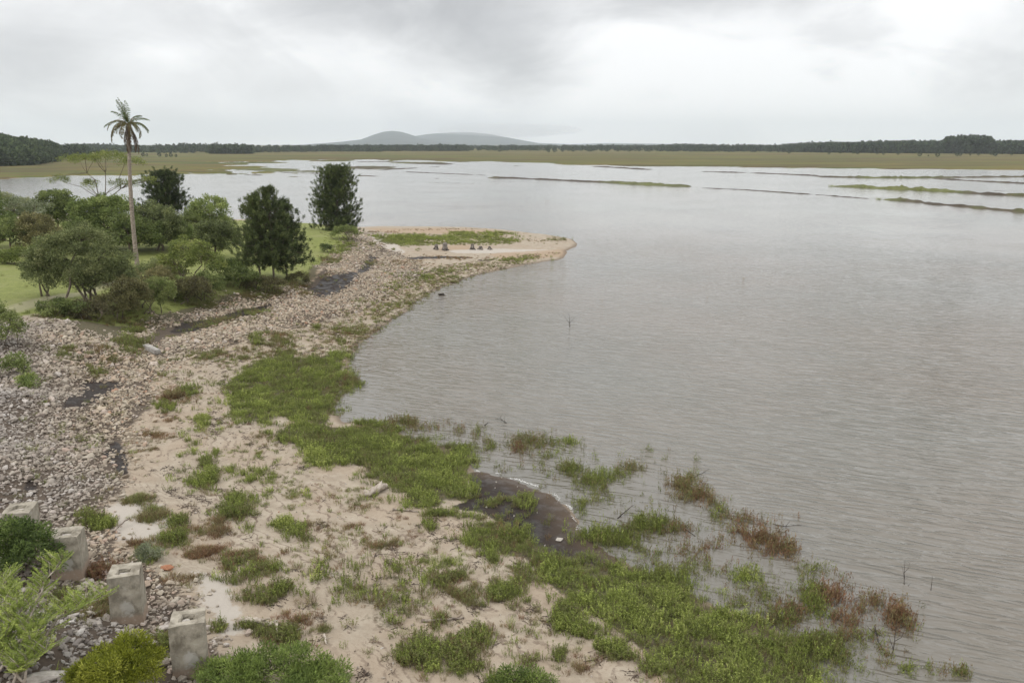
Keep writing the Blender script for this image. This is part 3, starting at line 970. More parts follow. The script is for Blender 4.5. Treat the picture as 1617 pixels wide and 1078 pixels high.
def patch(kind, u, v, ru, rv, n, tint, s=1.0, tsd=.08, level=None):
    """a patch of plants round pixel (u, v), rooted on the ground or on the lake bed"""
    c = G(u, v); ex = G(u + ru, v) - c; ey = (G(u, v - rv) - c) if v - rv > 345 else (c - G(u, v + rv))
    n = int(n * {'herb': .75, 'fine': .8, 'reed': .62}[kind])
    a = R.uniform(0, 6.28, n); r = R.random(n) ** .6 * R.uniform(.75, 1.6, n) * np.where(R.random(n) < .16, 1.8, 1.)
    q = c[None, :2] + (np.cos(a) * r)[:, None] * ex[None, :2] + (np.sin(a) * r)[:, None] * ey[None, :2]
    if True:
        q = q + (1.5 if kind != 'reed' else .9) * np.column_stack([fbm(q[:, 0] * .7, q[:, 1] * .7, 401, 3), fbm(q[:, 0] * .7, q[:, 1] * .7, 402, 3)]) * min(1.3, .35 + np.linalg.norm(ex[:2]))
    f = fbm(q[:, 0] * 1.1, q[:, 1] * 1.1, 71, 3)
    f2 = fbm(q[:, 0] * .5, q[:, 1] * .5, 75, 3)
    keep_ = (f * 1.3 + .6 * f2) > R.uniform(-.24, .10, n)
    q = q[keep_]; r = r[keep_]; f = f[keep_]
    z = gz_(q)
    if level is None:
        z = np.maximum(z, -.03)
    else:
        z = np.maximum(z, level)
    m = len(q)
    ss = s * R.uniform(.5, 1.2, m) * (1.1 - .35 * np.clip(r, 0, 1.3))
    tt_ = np.clip(tint + .35 * f + R.normal(0, tsd * 1.3, m), 0, 1)
    if kind == 'herb':
        o_ = R.random(m) < .38
        put('fine', q[o_], z[o_], ss[o_] * 1.1, np.clip(tt_[o_] - .2, 0, 1))
        q, z, ss, tt_ = q[~o_], z[~o_], ss[~o_], tt_[~o_]
    put(kind, q, z, ss, tt_)


BL = [  # kind u v ru rv n tint scale : plants on the land
    ('herb', 433, 537, 32, 11, 260, .45, 1.1), ('herb', 402, 538, 10, 10, 90, .62, 1.2), ('herb', 339, 563, 46, 8, 300, .50, 1.0), ('fine', 372, 553, 30, 8, 120, .35, 1.0),
    ('herb', 259, 595, 18, 5, 90, .45, .9), ('herb', 294, 609, 16, 14, 200, .62, 1.3), ('herb', 269, 628, 22, 9, 160, .25, 1.1), ('herb', 259, 641, 12, 8, 90, .62, 1.1),
    ('fine', 250, 661, 20, 8, 90, .18, 1.0), ('herb', 320, 668, 12, 13, 90, .85, .9), ('herb', 303, 698, 15, 14, 110, .78, .9), ('fine', 250, 688, 26, 5, 110, .22, .9),
    ('fine', 234, 713, 26, 5, 110, .30, .9), ('herb', 289, 735, 7, 14, 70, .78, 1.0), ('herb', 326, 730, 9, 12, 80, .62, 1.1), ('herb', 351, 713, 6, 6, 22, .7, .8),
    ('herb', 366, 741, 9, 5, 30, .66, .8), ('herb', 348, 681, 5, 5, 14, .8, .7), ('fine', 393, 715, 25, 10, 50, .6, .8), ('fine', 413, 692, 20, 6, 60, .25, .8),
    ('herb', 330, 760, 30, 22, 300, .66, 1.15), ('herb', 365, 790, 26, 22, 240, .62, 1.1), ('herb', 395, 770, 34, 22, 260, .74, .9), ('herb', 380, 815, 28, 12, 140, .55, 1.0),
    ('fine', 350, 825, 30, 12, 120, .25, .9), ('herb', 420, 745, 22, 16, 90, .72, .8), ('herb', 400, 835, 7, 6, 28, .7, .9), ('fine', 440, 760, 25, 18, 80, .5, .8),
    ('fine', 222, 790, 22, 7, 150, .40, 1.1), ('fine', 243, 812, 22, 9, 200, .38, 1.2), ('herb', 274, 822, 10, 10, 70, .60, 1.2), ('herb', 228, 833, 6, 5, 14, .75, .8),
    ('herb', 265, 850, 22, 10, 130, .55, 1.1), ('fine', 290, 845, 25, 10, 120, .25, 1.0), ('fine', 218, 862, 22, 8, 140, .22, 1.0), ('herb', 236, 875, 16, 9, 110, .72, .9),
    ('fine', 320, 868, 24, 10, 160, .12, 1.1), ('fine', 345, 842, 30, 8, 90, .25, .9), ('herb', 418, 857, 7, 6, 30, .68, .9),
    ('herb', 455, 825, 12, 10, 60, .75, .9), ('herb', 478, 845, 12, 14, 110, .66, 1.2), ('herb', 490, 790, 6, 12, 36, .85, .9), ('fine', 470, 785, 14, 16, 60, .45, .9),
    ('fine', 498, 830, 22, 8, 60, .25, .8), ('herb', 515, 810, 5, 8, 16, .55, .9), ('fine', 560, 800, 16, 6, 30, .25, .8), ('fine', 545, 835, 30, 9, 60, .22, .8),
    ('herb', 400, 905, 34, 20, 300, .62, 1.05), ('fine', 390, 893, 36, 14, 200, .18, 1.1), ('herb', 432, 925, 14, 14, 90, .58, 1.1), ('herb', 405, 945, 24, 8, 80, .45, .9), ('fine', 300, 910, 30, 9, 90, .28, .9),
    ('fine', 545, 870, 30, 8, 120, .28, 1.0), ('fine', 585, 862, 28, 9, 90, .35, .9), ('fine', 620, 850, 22, 8, 60, .3, .8), ('herb', 688, 831, 7, 7, 36, .6, 1.0),
    ('fine', 460, 975, 22, 9, 160, .15, 1.0), ('fine', 500, 990, 12, 5, 30, .4, .8), ('herb', 437, 1010, 30, 14, 160, .45, 1.0), ('herb', 395, 990, 12, 8, 60, .6, .9),
    ('herb', 720, 915, 30, 18, 180, .52, 1.0), ('fine', 745, 930, 40, 20, 260, .38, 1.0), ('herb', 780, 945, 36, 18, 220, .55, 1.0), ('fine', 700, 880, 30, 10, 90, .7, .8),
    ('herb', 820, 910, 20, 14, 90, .58, .9), ('herb', 866, 963, 36, 14, 260, .62, 1.0), ('herb', 902, 994, 34, 12, 220, .66, 1.0), ('herb', 960, 1022, 22, 11, 130, .66, 1.0), ('herb', 985, 1040, 12, 8, 50, .6, 1.0),
    ('herb', 855, 1010, 12, 12, 80, .68, 1.0), ('herb', 842, 1037, 16, 9, 60, .6, 1.0), ('herb', 884, 1040, 14, 8, 60, .6, 1.0), ('fine', 920, 1060, 25, 12, 100, .2, 1.0), ('herb', 1022, 1062, 10, 10, 40, .5, 1.0),
    ('herb', 665, 1035, 22, 18, 200, .56, 1.2), ('herb', 730, 1040, 22, 24, 200, .58, 1.1), ('herb', 760, 1010, 16, 20, 120, .55, 1.1), ('herb', 800, 1075, 24, 12, 110, .6, 1.0), ('herb', 690, 985, 8, 10, 30, .5, 1.),
    ('herb', 715, 812, 32, 7, 230, .60, 1.0), ('herb', 783, 846, 44, 18, 520, .60, 1.15), ('reed', 790, 838, 40, 10, 120, .25, .9), ('herb', 778, 788, 26, 7, 110, .66, .9), ('herb', 825, 800, 16, 15, 120, .66, 1.0), ('herb', 872, 822, 10, 9, 30, .6, .9),
    ('reed', 800, 850, 50, 14, 110, .3, .8), ('herb', 690, 865, 6, 5, 12, .5, .8), ('herb', 775, 882, 9, 7, 36, .68, .9), ('fine', 800, 870, 20, 8, 50, .6, .8), ('herb', 592, 775, 7, 9, 60, .72, .9), ('herb', 612, 752, 18, 5, 60, .66, .8),
    # along the bank and the spit
    ('fine', 640, 415, 40, 5, 260, .22, 1.2), ('fine', 720, 408, 50, 3, 260, .2, 1.2), ('fine', 600, 367, 30, 2, 160, .2, 1.1), ('fine', 700, 362, 60, 1.5, 200, .22, 1.), ('fine', 840, 380, 30, 2, 110, .35, 1.1), ('herb', 870, 376, 16, 2, 60, .5, 1.1), ('herb', 640, 378, 34, 4, 420, .72, 1.8), ('herb', 770, 376, 34, 3, 260, .62, 1.5), ('fine', 700, 384, 50, 3, 200, .4, 1.4), ('herb', 668, 438, 18, 6, 110, .62, 1.1), ('herb', 700, 428, 26, 6, 140, .58, 1.1), ('herb', 618, 452, 12, 7, 60, .75, 1.1), ('herb', 640, 437, 16, 5, 60, .55, 1.1),
    ('herb', 720, 442, 22, 5, 130, .58, 1.1), ('fine', 690, 445, 40, 10, 260, .42, 1.2), ('fine', 660, 465, 20, 8, 140, .42, 1.2), ('fine', 630, 482, 22, 10, 160, .42, 1.2),
    ('fine', 600, 500, 26, 10, 200, .42, 1.2), ('fine', 570, 525, 26, 12, 240, .44, 1.2), ('herb', 540, 530, 26, 14, 200, .45, 1.1), ('herb', 485, 517, 18, 5, 90, .58, 1.2), ('fine', 500, 545, 40, 10, 160, .42, 1.1),
    ('fine', 440, 556, 40, 7, 200, .40, 1.1), ('herb', 810, 411, 30, 4, 150, .66, 1.2), ('herb', 840, 408, 18, 3, 60, .66, 1.1), ('herb', 870, 408, 10, 2, 26, .66, 1.1), ('fine', 760, 420, 30, 5, 120, .35, 1.2),
    ('herb', 885, 379, 16, 2.5, 70, .5, 1.2), ('fine', 790, 368, 30, 2, 90, .4, 1.2), ('herb', 583, 390, 9, 7, 60, .55, 1.2), ('herb', 625, 394, 5, 2, 16, .6, 1.0), ('herb', 660, 395, 5, 2, 14, .7, 1.0),
    ('fine', 590, 416, 24, 4, 90, .45, 1.2), ('herb', 400, 497, 30, 7, 160, .50, 1.2), ('herb', 330, 515, 20, 5, 60, .5, 1.1), ('fine', 350, 505, 40, 6, 160, .4, 1.2), ('herb', 575, 478, 10, 3, 20, .5, 1.0),
    ('herb', 205, 546, 28, 11, 330, .50, 1.4), ('herb', 165, 560, 24, 14, 170, .42, 1.2), ('herb', 150, 590, 12, 10, 80, .55, 1.1), ('herb', 110, 555, 26, 14, 110, .45, 1.1), ('herb', 210, 525, 20, 5, 100, .6, 1.3),
    ('herb', 140, 818, 14, 8, 90, .6, 1.1), ('herb', 160, 828, 12, 6, 70, .66, 1.1), ('fine', 125, 700, 40, 30, 70, .55, 1.0), ('herb', 45, 605, 10, 8, 80, .7, 1.3), ('fine', 90, 560, 40, 20, 150, .5, 1.1),
    ('fine', 60, 680, 30, 50, 90, .5, 1.0), ('herb', 155, 905, 18, 7, 130, .12, 1.3), ('fine', 270, 1010, 14, 12, 120, .2, 1.2), ('herb', 255, 1015, 16, 12, 120, .5, 1.1), ('fine', 150, 960, 30, 18, 160, .35, 1.2),
    ('herb', 185, 950, 16, 8, 60, .35, 1.1), ('herb', 110, 950, 22, 10, 90, .55, 1.1), ('herb', 345, 990, 12, 8, 30, .7, .9),
    ('fine', 520, 440, 10, 6, 60, .35, 1.3), ('fine', 460, 462, 30, 6, 220, .33, 1.4), ('fine', 400, 466, 30, 6, 240, .35, 1.4), ('fine', 330, 480, 40, 8, 300, .4, 1.4), ('fine', 200, 512, 50, 8, 320, .4, 1.4),
    ('herb', 540, 398, 14, 7, 170, .74, 1.5), ('herb', 520, 412, 18, 6, 160, .5, 1.4), ('herb', 550, 385, 14, 7, 160, .6, 1.4), ('herb', 100, 500, 40, 6, 300, .55, 1.4), ('herb', 440, 452, 40, 7, 300, .42, 1.5),
]
for b in BL:
    patch(*b)
RL = [  # standing in the shallows: u v ru rv n tint scale
    (817, 712, 8, 10, 70, .12, 1.1), (842, 700, 26, 13, 190, .40, 1.0), (898, 700, 15, 8, 80, .66, .9), (869, 712, 16, 12, 90, .52, .95), (859, 740, 12, 12, 80, .42, 1.0), (893, 744, 25, 10, 190, .50, 1.0),
    (933, 765, 28, 12, 190, .52, 1.0), (955, 750, 24, 8, 130, .55, .95), (988, 739, 18, 6, 80, .34, .95), (933, 792, 30, 16, 130, .55, .9), (915, 800, 14, 14, 40, .58, .8),
    (970, 848, 36, 18, 320, .58, 1.05), (1020, 830, 36, 16, 330, .48, 1.05), (1067, 835, 18, 8, 90, .22, .9), (1079, 770, 19, 15, 190, .30, 1.15), (1100, 780, 14, 10, 60, .22, 1.0), (1118, 787, 18, 12, 110, .22, 1.1),
    (1136, 811, 12, 12, 90, .48, 1.0), (1094, 728, 6, 9, 26, .6, .9), (1054, 726, 5, 4, 14, .5, .8), (1026, 711, 7, 4, 16, .6, .7), (1060, 712, 4, 3, 6, .2, .7), (770, 700, 9, 16, 60, .5, .95), (803, 735, 26, 16, 60, .45, .7),
    (553, 606, 13, 11, 120, .25, .9), (585, 582, 24, 3, 40, .22, .7), (615, 673, 9, 11, 60, .35, .95), (667, 670, 40, 7, 220, .27, .9), (640, 668, 14, 8, 70, .3, .9), (727, 681, 10, 9, 60, .32, .9), (761, 687, 12, 12, 80, .42, .95),
    (553, 645, 6, 5, 12, .6, .7), (760, 710, 30, 16, 60, .55, .7), (700, 695, 30, 8, 60, .5, .7),
    (1180, 845, 30, 18, 320, .14, 1.15), (1228, 865, 18, 18, 190, .20, 1.1), (1165, 820, 20, 8, 80, .22, .9), (1132, 874, 46, 20, 230, .20, .75), (1183, 909, 26, 12, 150, .74, .85), (1120, 905, 36, 16, 120, .5, .8), (1215, 797, 8, 7, 26, .6, .85),
    (1324, 955, 22, 24, 240, .10, 1.2), (1289, 948, 18, 24, 200, .58, 1.0), (1372, 954, 26, 12, 150, .22, 1.0), (1410, 970, 13, 18, 120, .12, 1.05), (1434, 978, 10, 12, 50, .15, 1.0), (1285, 905, 24, 12, 50, .5, .8), (1320, 912, 20, 8, 26, .5, .75),
    (1244, 964, 22, 16, 140, .16, .9), (1228, 975, 24, 14, 140, .45, 1.0), (1298, 1021, 34, 20, 220, .45, .95), (1378, 1012, 24, 24, 60, .45, .8), (1340, 1040, 26, 20, 70, .5, .85), (1260, 1035, 24, 16, 170, .6, 1.0), (1330, 1000, 26, 16, 80, .3, .9),
    (1400, 1040, 16, 20, 26, .3, .85), (1436, 1060, 9, 7, 20, .6, .8), (1470, 1058, 10, 7, 16, .5, .8), (1490, 1062, 5, 7, 10, .3, .8), (1519, 1063, 12, 9, 34, .4, .9), (1140, 945, 40, 14, 110, .5, .75), (1060, 905, 26, 14, 110, .5, .9),
    (1020, 875, 30, 12, 90, .55, .85), (1080, 870, 26, 14, 90, .25, .7), (1200, 935, 30, 12, 90, .45, .75),
    (745, 385, 3, 1, 3, .2, .6), (760, 326, 60, 12, 40, .25, .9), (880, 322, 70, 8, 30, .2, .9), (1000, 380, 3, 2, 2, .2, .8), (1180, 420, 90, 40, 24, .2, .7), (950, 475, 12, 4, 4, .2, .7),
]
for u, v, ru, rv, n, tn, s in RL:
    patch('reed', u, v, ru * 1.15, rv * 1.15, int(n * (2.2 if tn > .25 else 1.7)), tn, s * .95, .09, level=-.12)

wr = visible(sample_poly(WETP, 13, .8))
wr = wr[(R.random(len(wr)) < np.clip(.18 + 2.2 * fbm(wr[:, 0] * .45, wr[:, 1] * .45, 311), 0, 1)) & (height(wr[:, 0], wr[:, 1]) < .05)]
put('reed', wr, np.maximum(gz_(wr), -.12), R.uniform(.35, .85, len(wr)), np.clip(.42 + .8 * fbm(wr[:, 0] * .4, wr[:, 1] * .4, 312) + R.normal(0, .1, len(wr)), 0, 1))
# sparse weeds all over the sand
sp_ = visible(sample_poly(STRAND_Z, 24, 1.0))
f = .8 * fbm(sp_[:, 0] * .35, sp_[:, 1] * .35, 101) + .5 * fbm(sp_[:, 0] * 1.5, sp_[:, 1] * 1.5, 103, 3) + .5 * fbm((sp_[:, 0] + sp_[:, 1] * .35) * .5, (sp_[:, 1] - sp_[:, 0] * .35) * 2.6, 107, 3)
f = f + .10 * sst(28, 40, np.hypot(sp_[:, 0], sp_[:, 1])) + .12 * sst(44, 55, np.hypot(sp_[:, 0], sp_[:, 1]))
sp_ = sp_[R.random(len(sp_)) < np.clip(f * 2.3 - .02, .012, .7)]
hlf = R.random(len(sp_)) < .35
put('herb', sp_[hlf], gz_(sp_[hlf]), R.uniform(.2, .7, hlf.sum()), np.clip(R.normal(.6, .18, hlf.sum()), 0, 1))
put('fine', sp_[~hlf], gz_(sp_[~hlf]), R.uniform(.25, .8, (~hlf).sum()), np.clip(R.normal(.35, .18, (~hlf).sum()), 0, 1))
# weeds between the stones
wp = visible(sample_poly(ROCK_Z, 1.6, .5))
wp = wp[R.random(len(wp)) < np.clip(.15 + 1.6 * fbm(wp[:, 0] * .3, wp[:, 1] * .3, 131), .03, 1)]
put('fine', wp, gz_(wp), R.uniform(.6, 1.3, len(wp)), np.clip(R.normal(.5, .15, len(wp)), 0, 1))
# longer grass on the edge of the lawn
lp = visible(sample_poly(LAWN_Z, 3.0, .5))
sdl = sdist(lp[:, 0], lp[:, 1], LAWN_Z)
lp = lp[(R.random(len(lp)) < np.clip(.01 + .9 * np.exp(-sdl / 1.0), 0, 1))]
put('grass', lp, gz_(lp), R.uniform(.5, 1.1, len(lp)), np.clip(R.normal(.62, .1, len(lp)), 0, 1))

for kind, protos, nm, lab in (('herb', HB, 'undergrowth', 'low green leafy herbs carpeting the wet shore and dotting the sand'),
                              ('grass', GR, 'grass', 'green grass along the shore and on the edge of the lawn'),
                              ('fine', GF, 'weeds', 'thin dry and green weeds scattered over the sand and stones'),
                              ('reed', RD, 'water_weeds', 'reddish and olive plants standing in the shallow water')):
    a = np.concatenate(buckets[kind])
    n = len(a)
    scatter(nm, a[:, :3], protos, np.column_stack([R.normal(0, .08, n), R.normal(0, .08, n), R.uniform(0, 6.28, n)]),
            np.repeat(a[:, 3:4], 3, 1) * np.column_stack([np.ones((n, 2)), R.uniform(.8, 1.2, n)]), a[:, 4], lab)
    print(nm, n)

# litter on the strand lines
q = visible(sample_poly(STRAND_Z, 14, .5))
zq = gz_(q)
ln = np.sin((zq + .3 * vn(q[:, 0] * .35, q[:, 1] * .35, 5)) * 60)
q = q[((zq < .11) & (R.random(len(q)) < .45)) | (ln > .72) & (fbm(q[:, 0] * .3, q[:, 1] * .3, 141) > -.02) | (R.random(len(q)) < .02)]
n = len(q)
scatter('debris', np.column_stack([q, gz_(q)]), LT, np.column_stack([np.zeros((n, 2)), R.uniform(0, 6.28, n)]), np.repeat(R.uniform(.5, 1.1, n)[:, None], 3, 1), R.uniform(.2, .8, n),
        'dark twigs and leaf litter left in lines on the sand', 'debris')
print('litter', n)

# bleached shells and scraps dotted over mud and sand
sc_ = visible(sample_poly(MUD_Z[0], 1.1, .1)); sc2 = visible(sample_poly(STRAND_Z, .35, .5))
sc_ = np.concatenate([sc_, sc2[R.random(len(sc2)) < .6]])
n = len(sc_)
CH = [rock_obj('scrap_proto', M['boulder'], 10) for _ in range(3)]
scatter('shell_debris', np.column_stack([sc_, gz_(sc_) + .01]), CH, R.uniform(-3, 3, (n, 3)), np.repeat(R.uniform(.04, .12, n)[:, None], 3, 1), np.full(n, .5), 'pale scraps and shells dotted over the dark mud and the sand', 'debris')
# foam where the ripples lap on the dark mud
b = MB()
foam_px = [(752, 743), (775, 745), (800, 752), (830, 761), (860, 772), (880, 786), (897, 802), (908, 822), (922, 843), (938, 858)]
pts = np.array([G(u, v) for u, v in foam_px]); 
tt = np.linspace(0, len(pts) - 1, 240)
line = np.column_stack([np.interp(tt, np.arange(len(pts)), pts[:, k]) for k in range(3)])
line[:, 0] += .25 * (vn(tt * 3, tt * 0, 3) - .5); line[:, 1] += .25 * (vn(tt * 3, tt * 0, 4) - .5)
for k, q in enumerate(line):
    wd = max(0, vn(np.array([k * .11]), np.array([0.]), 8)[0] * 1.2 - .42)
    for _ in range(int(8 * wd)):
        c = q + R.normal(0, .02 + .035 * wd, 3) * [1, 1, 0]
        r_ = R.uniform(.006, .018)
        a = np.linspace(0, 6.28, 7)[:-1]
        zc = max(hz(c[0], c[1]), 0) + .012
        ring = np.column_stack([c[0] + np.cos(a) * r_, c[1] + np.sin(a) * r_, np.full(6, zc)])
        b.add(np.vstack([ring, [[c[0], c[1], zc + r_ * .7]]]), None, [(i, (i + 1) % 6, 6) for i in range(6)])
M['foam'] = plainmat('foam', (.75, .73, .70), (.85, .84, .82), 5, .8, 0)
tag(b.build('foam', M['foam']), 'thin line of white foam where the water meets the dark mud', 'foam', kind='stuff')

# ------------------------------------------------------------------ concrete piers
def pier(u, v, wd, dp, h, rz, label, patch_=True):
    g = G(u, v); wd *= .95; dp *= .95
    e = empty('concrete_pier', (g[0], g[1], g[2] - .15), label, 'concrete pier', 'row of broken concrete piers', rz)
    h += .15
    bm = bmesh.new()
    # shaft with slightly uneven corners, a hollow in the top
    def ring(zv, s, jit):
        return [bm.verts.new((sx * wd / 2 * s + R.normal(0, jit), sy * dp / 2 * s + R.normal(0, jit), zv + R.normal(0, jit))) for sx, sy in ((-1, -1), (1, -1), (1, 1), (-1, 1))]
    r0 = ring(-.3, 1.04, .01); r1 = ring(h * .5, 1.0, .012); r2 = ring(h, .98, .02)
    r3 = [bm.verts.new((q.co.x * .42 + R.normal(0, .02), q.co.y * .42 + R.normal(0, .02), h - .01)) for q in r2]
    r4 = [bm.verts.new((q.co.x * .8, q.co.y * .8, h - .16)) for q in r3]
    for A, B in ((r0, r1), (r1, r2), (r2, r3), (r3, r4)):
        for k in range(4):
            bm.faces.new((A[k], A[(k + 1) % 4], B[(k + 1) % 4], B[k]))
    bm.faces.new(r4)
    bmesh.ops.bevel(bm, geom=[ed for ed in bm.edges if ed.calc_face_angle(0) > .6], offset=.022, segments=2, affect='EDGES')
    bmesh.ops.subdivide_edges(bm, edges=list(bm.edges), cuts=2, use_grid_fill=True)
    for q in bm.verts:
        q.co += Vector(R.normal(0, .009, 3))
    me = bpy.data.meshes.new('shaft'); bm.to_mesh(me); bm.free()
    me.materials.append(M['concrete'])
    o = bpy.data.objects.new('shaft', me); COL.objects.link(o); o.parent = e
    # rust-stained stones in the hollow
    rk = rock_obj('rubble', M['boulder'], 16, True); rk.parent = e
    rk.location = (.02, 0, h - .10); rk.scale = (wd * .42, dp * .3, .16)
    return e


pier(304, 1056, .82, .78, 1.42, rad(16), 'tall square concrete pier nearest the bottom edge, with a loose stone on top')
pier(206, 976, .80, .78, 1.42, rad(14), 'square concrete pier with a white patch, standing alone among dark stones')
pier(113, 905, .84, .80, 1.30, rad(12), 'square concrete pier beside the dark bush and the red weeds', False)
pier(39, 853, .86, .80, 1.10, rad(12), 'weathered concrete pier half hidden behind the dark green bush', False)

# fallen slab, boulders, wood --------------------------
M['pale_wood2'] = plainmat('old_concrete', (.26, .24, .22), (.38, .36, .33), 4, .9, .5)
g0 = G(240, 556)
bm = bmesh.new(); bmesh.ops.create_cube(bm, size=1)
bmesh.ops.scale(bm, vec=(.4, 1.5, .28), verts=bm.verts)
bmesh.ops.bevel(bm, geom=list(bm.edges), offset=.03, segments=2, affect='EDGES')
bmesh.ops.subdivide_edges(bm, edges=list(bm.edges), cuts=2, use_grid_fill=True)
for q in bm.verts: q.co += Vector(R.normal(0, .008, 3))
me = bpy.data.meshes.new('concrete_slab'); bm.to_mesh(me); bm.free(); me.materials.append(M['pale_wood2'])
sl = bpy.data.objects.new('concrete_slab', me); COL.objects.link(sl)
sl.location = (g0[0], g0[1], g0[2] + .2); sl.rotation_euler = (.10, .08, rad(52))
tag(sl, 'pale fallen concrete post lying on the pinkish stones by the ditch', 'concrete slab')


def boulder(u, v, s, mat, label, cat='boulder', rot=(0, 0, 0)):
    g = G(u, v)
    o = rock_obj('boulder', mat, 22, True)
    o.location = (g[0], g[1], g[2] + s[2] * .2); o.scale = s; o.rotation_euler = rot
    return tag(o, label, cat)


boulder(70, 1074, (.85, .5, .4), M['boulder'], 'long pale grey boulder at the bottom edge under the yellow-green shrub', rot=(0, .1, .5))
M['red_stone'] = plainmat('red_stone', (.30, .13, .07), (.40, .20, .12), 6, .85, .4)
boulder(263, 899, (.42, .32, .3), M['red_stone'], 'reddish brown stone alone on the sand right of the piers', 'stone')
boulder(883, 853, (.30, .26, .2), M['boulder'], 'whitish stone lying on the dark mud near the foam', 'stone')
boulder(697, 466, (.7, .5, .4), M['black_wood'], 'dark stone at the water edge of the curved shore', 'stone')


def wood(name, pts, r0, r1, mat, label, cat, n=8, twigs=()):
    e = empty(name, tuple(pts[0]), label, cat)
    o0 = np.array(pts[0])
    pts = np.array(pts) - o0
    t = np.linspace(0, 1, 9)
    k = np.linspace(0, 1, len(pts))
    C = np.column_stack([np.interp(t, k, pts[:, j]) for j in range(3)]) + R.normal(0, r0 * .25, (9, 3))
    b = MB(); b.tube(C, np.linspace(r0, r1, 9) * R.uniform(.85, 1.15, 9), n)
    b.build('log' if r0 > .07 else 'stem', mat, e, smooth=True)
    for tw in twigs:
        f, dx, dy, dz = tw
        q = C[int(f * 8)]
        b = MB(); b.tube([q, q + np.array([dx, dy, dz]) * .5 + R.normal(0, .02, 3), q + np.array([dx, dy, dz])], [r1 * .9 + .004, r1 * .6 + .003, .004], 5)
        b.build('branch', mat, e, smooth=True)
    return e


def gup(u, v, z=.05):
    g = G(u, v); g[2] += z
    return g


wood('driftwood_log', [gup(577, 784, .12), gup(600, 777, .16), gup(612, 768, .12)], .17, .11, M['pale_wood'], 'short thick grey log on the sand by a green tuft', 'log', 9, [(.5, .1, .25, .2)])
wood('fallen_branch', [gup(378, 982), gup(405, 985, .12), gup(435, 990, .10)], .10, .06, M['pale_wood'], 'long pale dead branch lying on the sand behind the bottom grass bush', 'branch', 8, [(1, .25, -.7, .02), (.7, .35, -.1, .15)])
wood('fallen_branch', [gup(452, 990), gup(462, 1005, .06), gup(478, 1022, .02)], .05, .02, M['pale_wood'], 'thin forked pale branch right of the long dead branch', 'branch', 6, [(.4, .3, .1, .1)])
wood('driftwood_stick', [gup(512, 1003), gup(516, 1022, .12)], .035, .015, M['pale_wood'], 'short whitish stick poking up from the open sand', 'stick', 6, [(.5, .25, -.05, .12)])
wood('driftwood_stick', [gup(620, 806), gup(645, 807, .05), gup(662, 809, .03)], .04, .02, M['dead_wood'], 'thin dark stick flat on the sand below the green carpet', 'stick', 6)
wood('driftwood_stick', [gup(666, 982), gup(700, 981, .06), gup(732, 976, .03)], .05, .02, M['dead_wood'], 'long thin brown stick across the sand between two weed bands', 'stick', 6)
wood('driftwood_stick', [gup(333, 572), gup(348, 568, .08), gup(362, 566, .06)], .05, .02, M['pale_wood'], 'pale twig on the sand below the pinkish stones', 'stick', 6)
wood('driftwood_stick', [gup(178, 842), gup(190, 835, .15), gup(206, 827, .25)], .04, .02, M['dead_wood'], 'reddish stick leaning among the stones by the pale sand', 'stick', 6)


def wetwood(pix, label, r=.03, tw=(), zs=(.0, .2)):
    pts = [P(u, v, 0) for u, v in pix]
    for k, q in enumerate(pts):
        q[2] = zs[0] + (zs[1] - zs[0]) * k / (len(pts) - 1)
    r *= .6
    wood('driftwood_branch', pts, r, r * .4, M['black_wood'], label, 'branch', 6, tw)


wetwood([(973, 819), (985, 813), (1000, 806)], 'black stick leaning out of the water above the yellow flowered weeds', .045, zs=(-.05, .25))
wetwood([(1095, 752), (1108, 749), (1120, 745)], 'dark stick leaning right behind the red weed clump in the water', .03, zs=(-.03, .15))
wetwood([(1217, 826), (1240, 833), (1266, 834)], 'thin curved black branch reaching right over the open water', .035, [(.5, .2, .1, .2)], (-.03, .15))
wetwood([(1082, 839), (1095, 845), (1105, 849)], 'dark stick half sunk beside the purple weeds', .03, zs=(.1, -.05))
wetwood([(1428, 923), (1426, 905)], 'small dead twig with bare forks alone in the ripples at the lower right', .02, [(.3, -.12, 0, .45), (.5, .15, 0, .4), (.1, .2, 0, .1)], (-.03, .5))
wetwood([(1470, 932), (1470, 924)], 'single upright dark twig in the open ripples', .02, (), (-.03, .35))
wetwood([(900, 516), (898, 507)], 'small dead twigs sticking out of calm water in mid lake', .05, [(.3, -.5, 0, .7), (.3, .5, 0, .6)], (-.03, .7))
wetwood([(765, 672), (771, 671)], 'short black snag at the tip of the shore weeds', .05, [(.3, .25, 0, .15)], (0, .15))
wetwood([(1380, 1003), (1386, 1018), (1398, 1030)], 'black curved branch drowned among the sparse weeds at lower right', .035, [(.3, -.3, .1, .25)], (.3, -.05))
wetwood([(1410, 1030), (1412, 1013)], 'pinkish dead forked stem standing in the shallows near the bottom', .025, [(.2, -.2, 0, .5), (.4, .25, 0, .35)], (-.03, .7))
wetwood([(800, 668), (790, 662), (782, 664)], 'bare twigs breaking the surface above the shore weeds', .03, [(.6, .1, 0, .3), (.2, .0, 0, .35)], (0, .1))


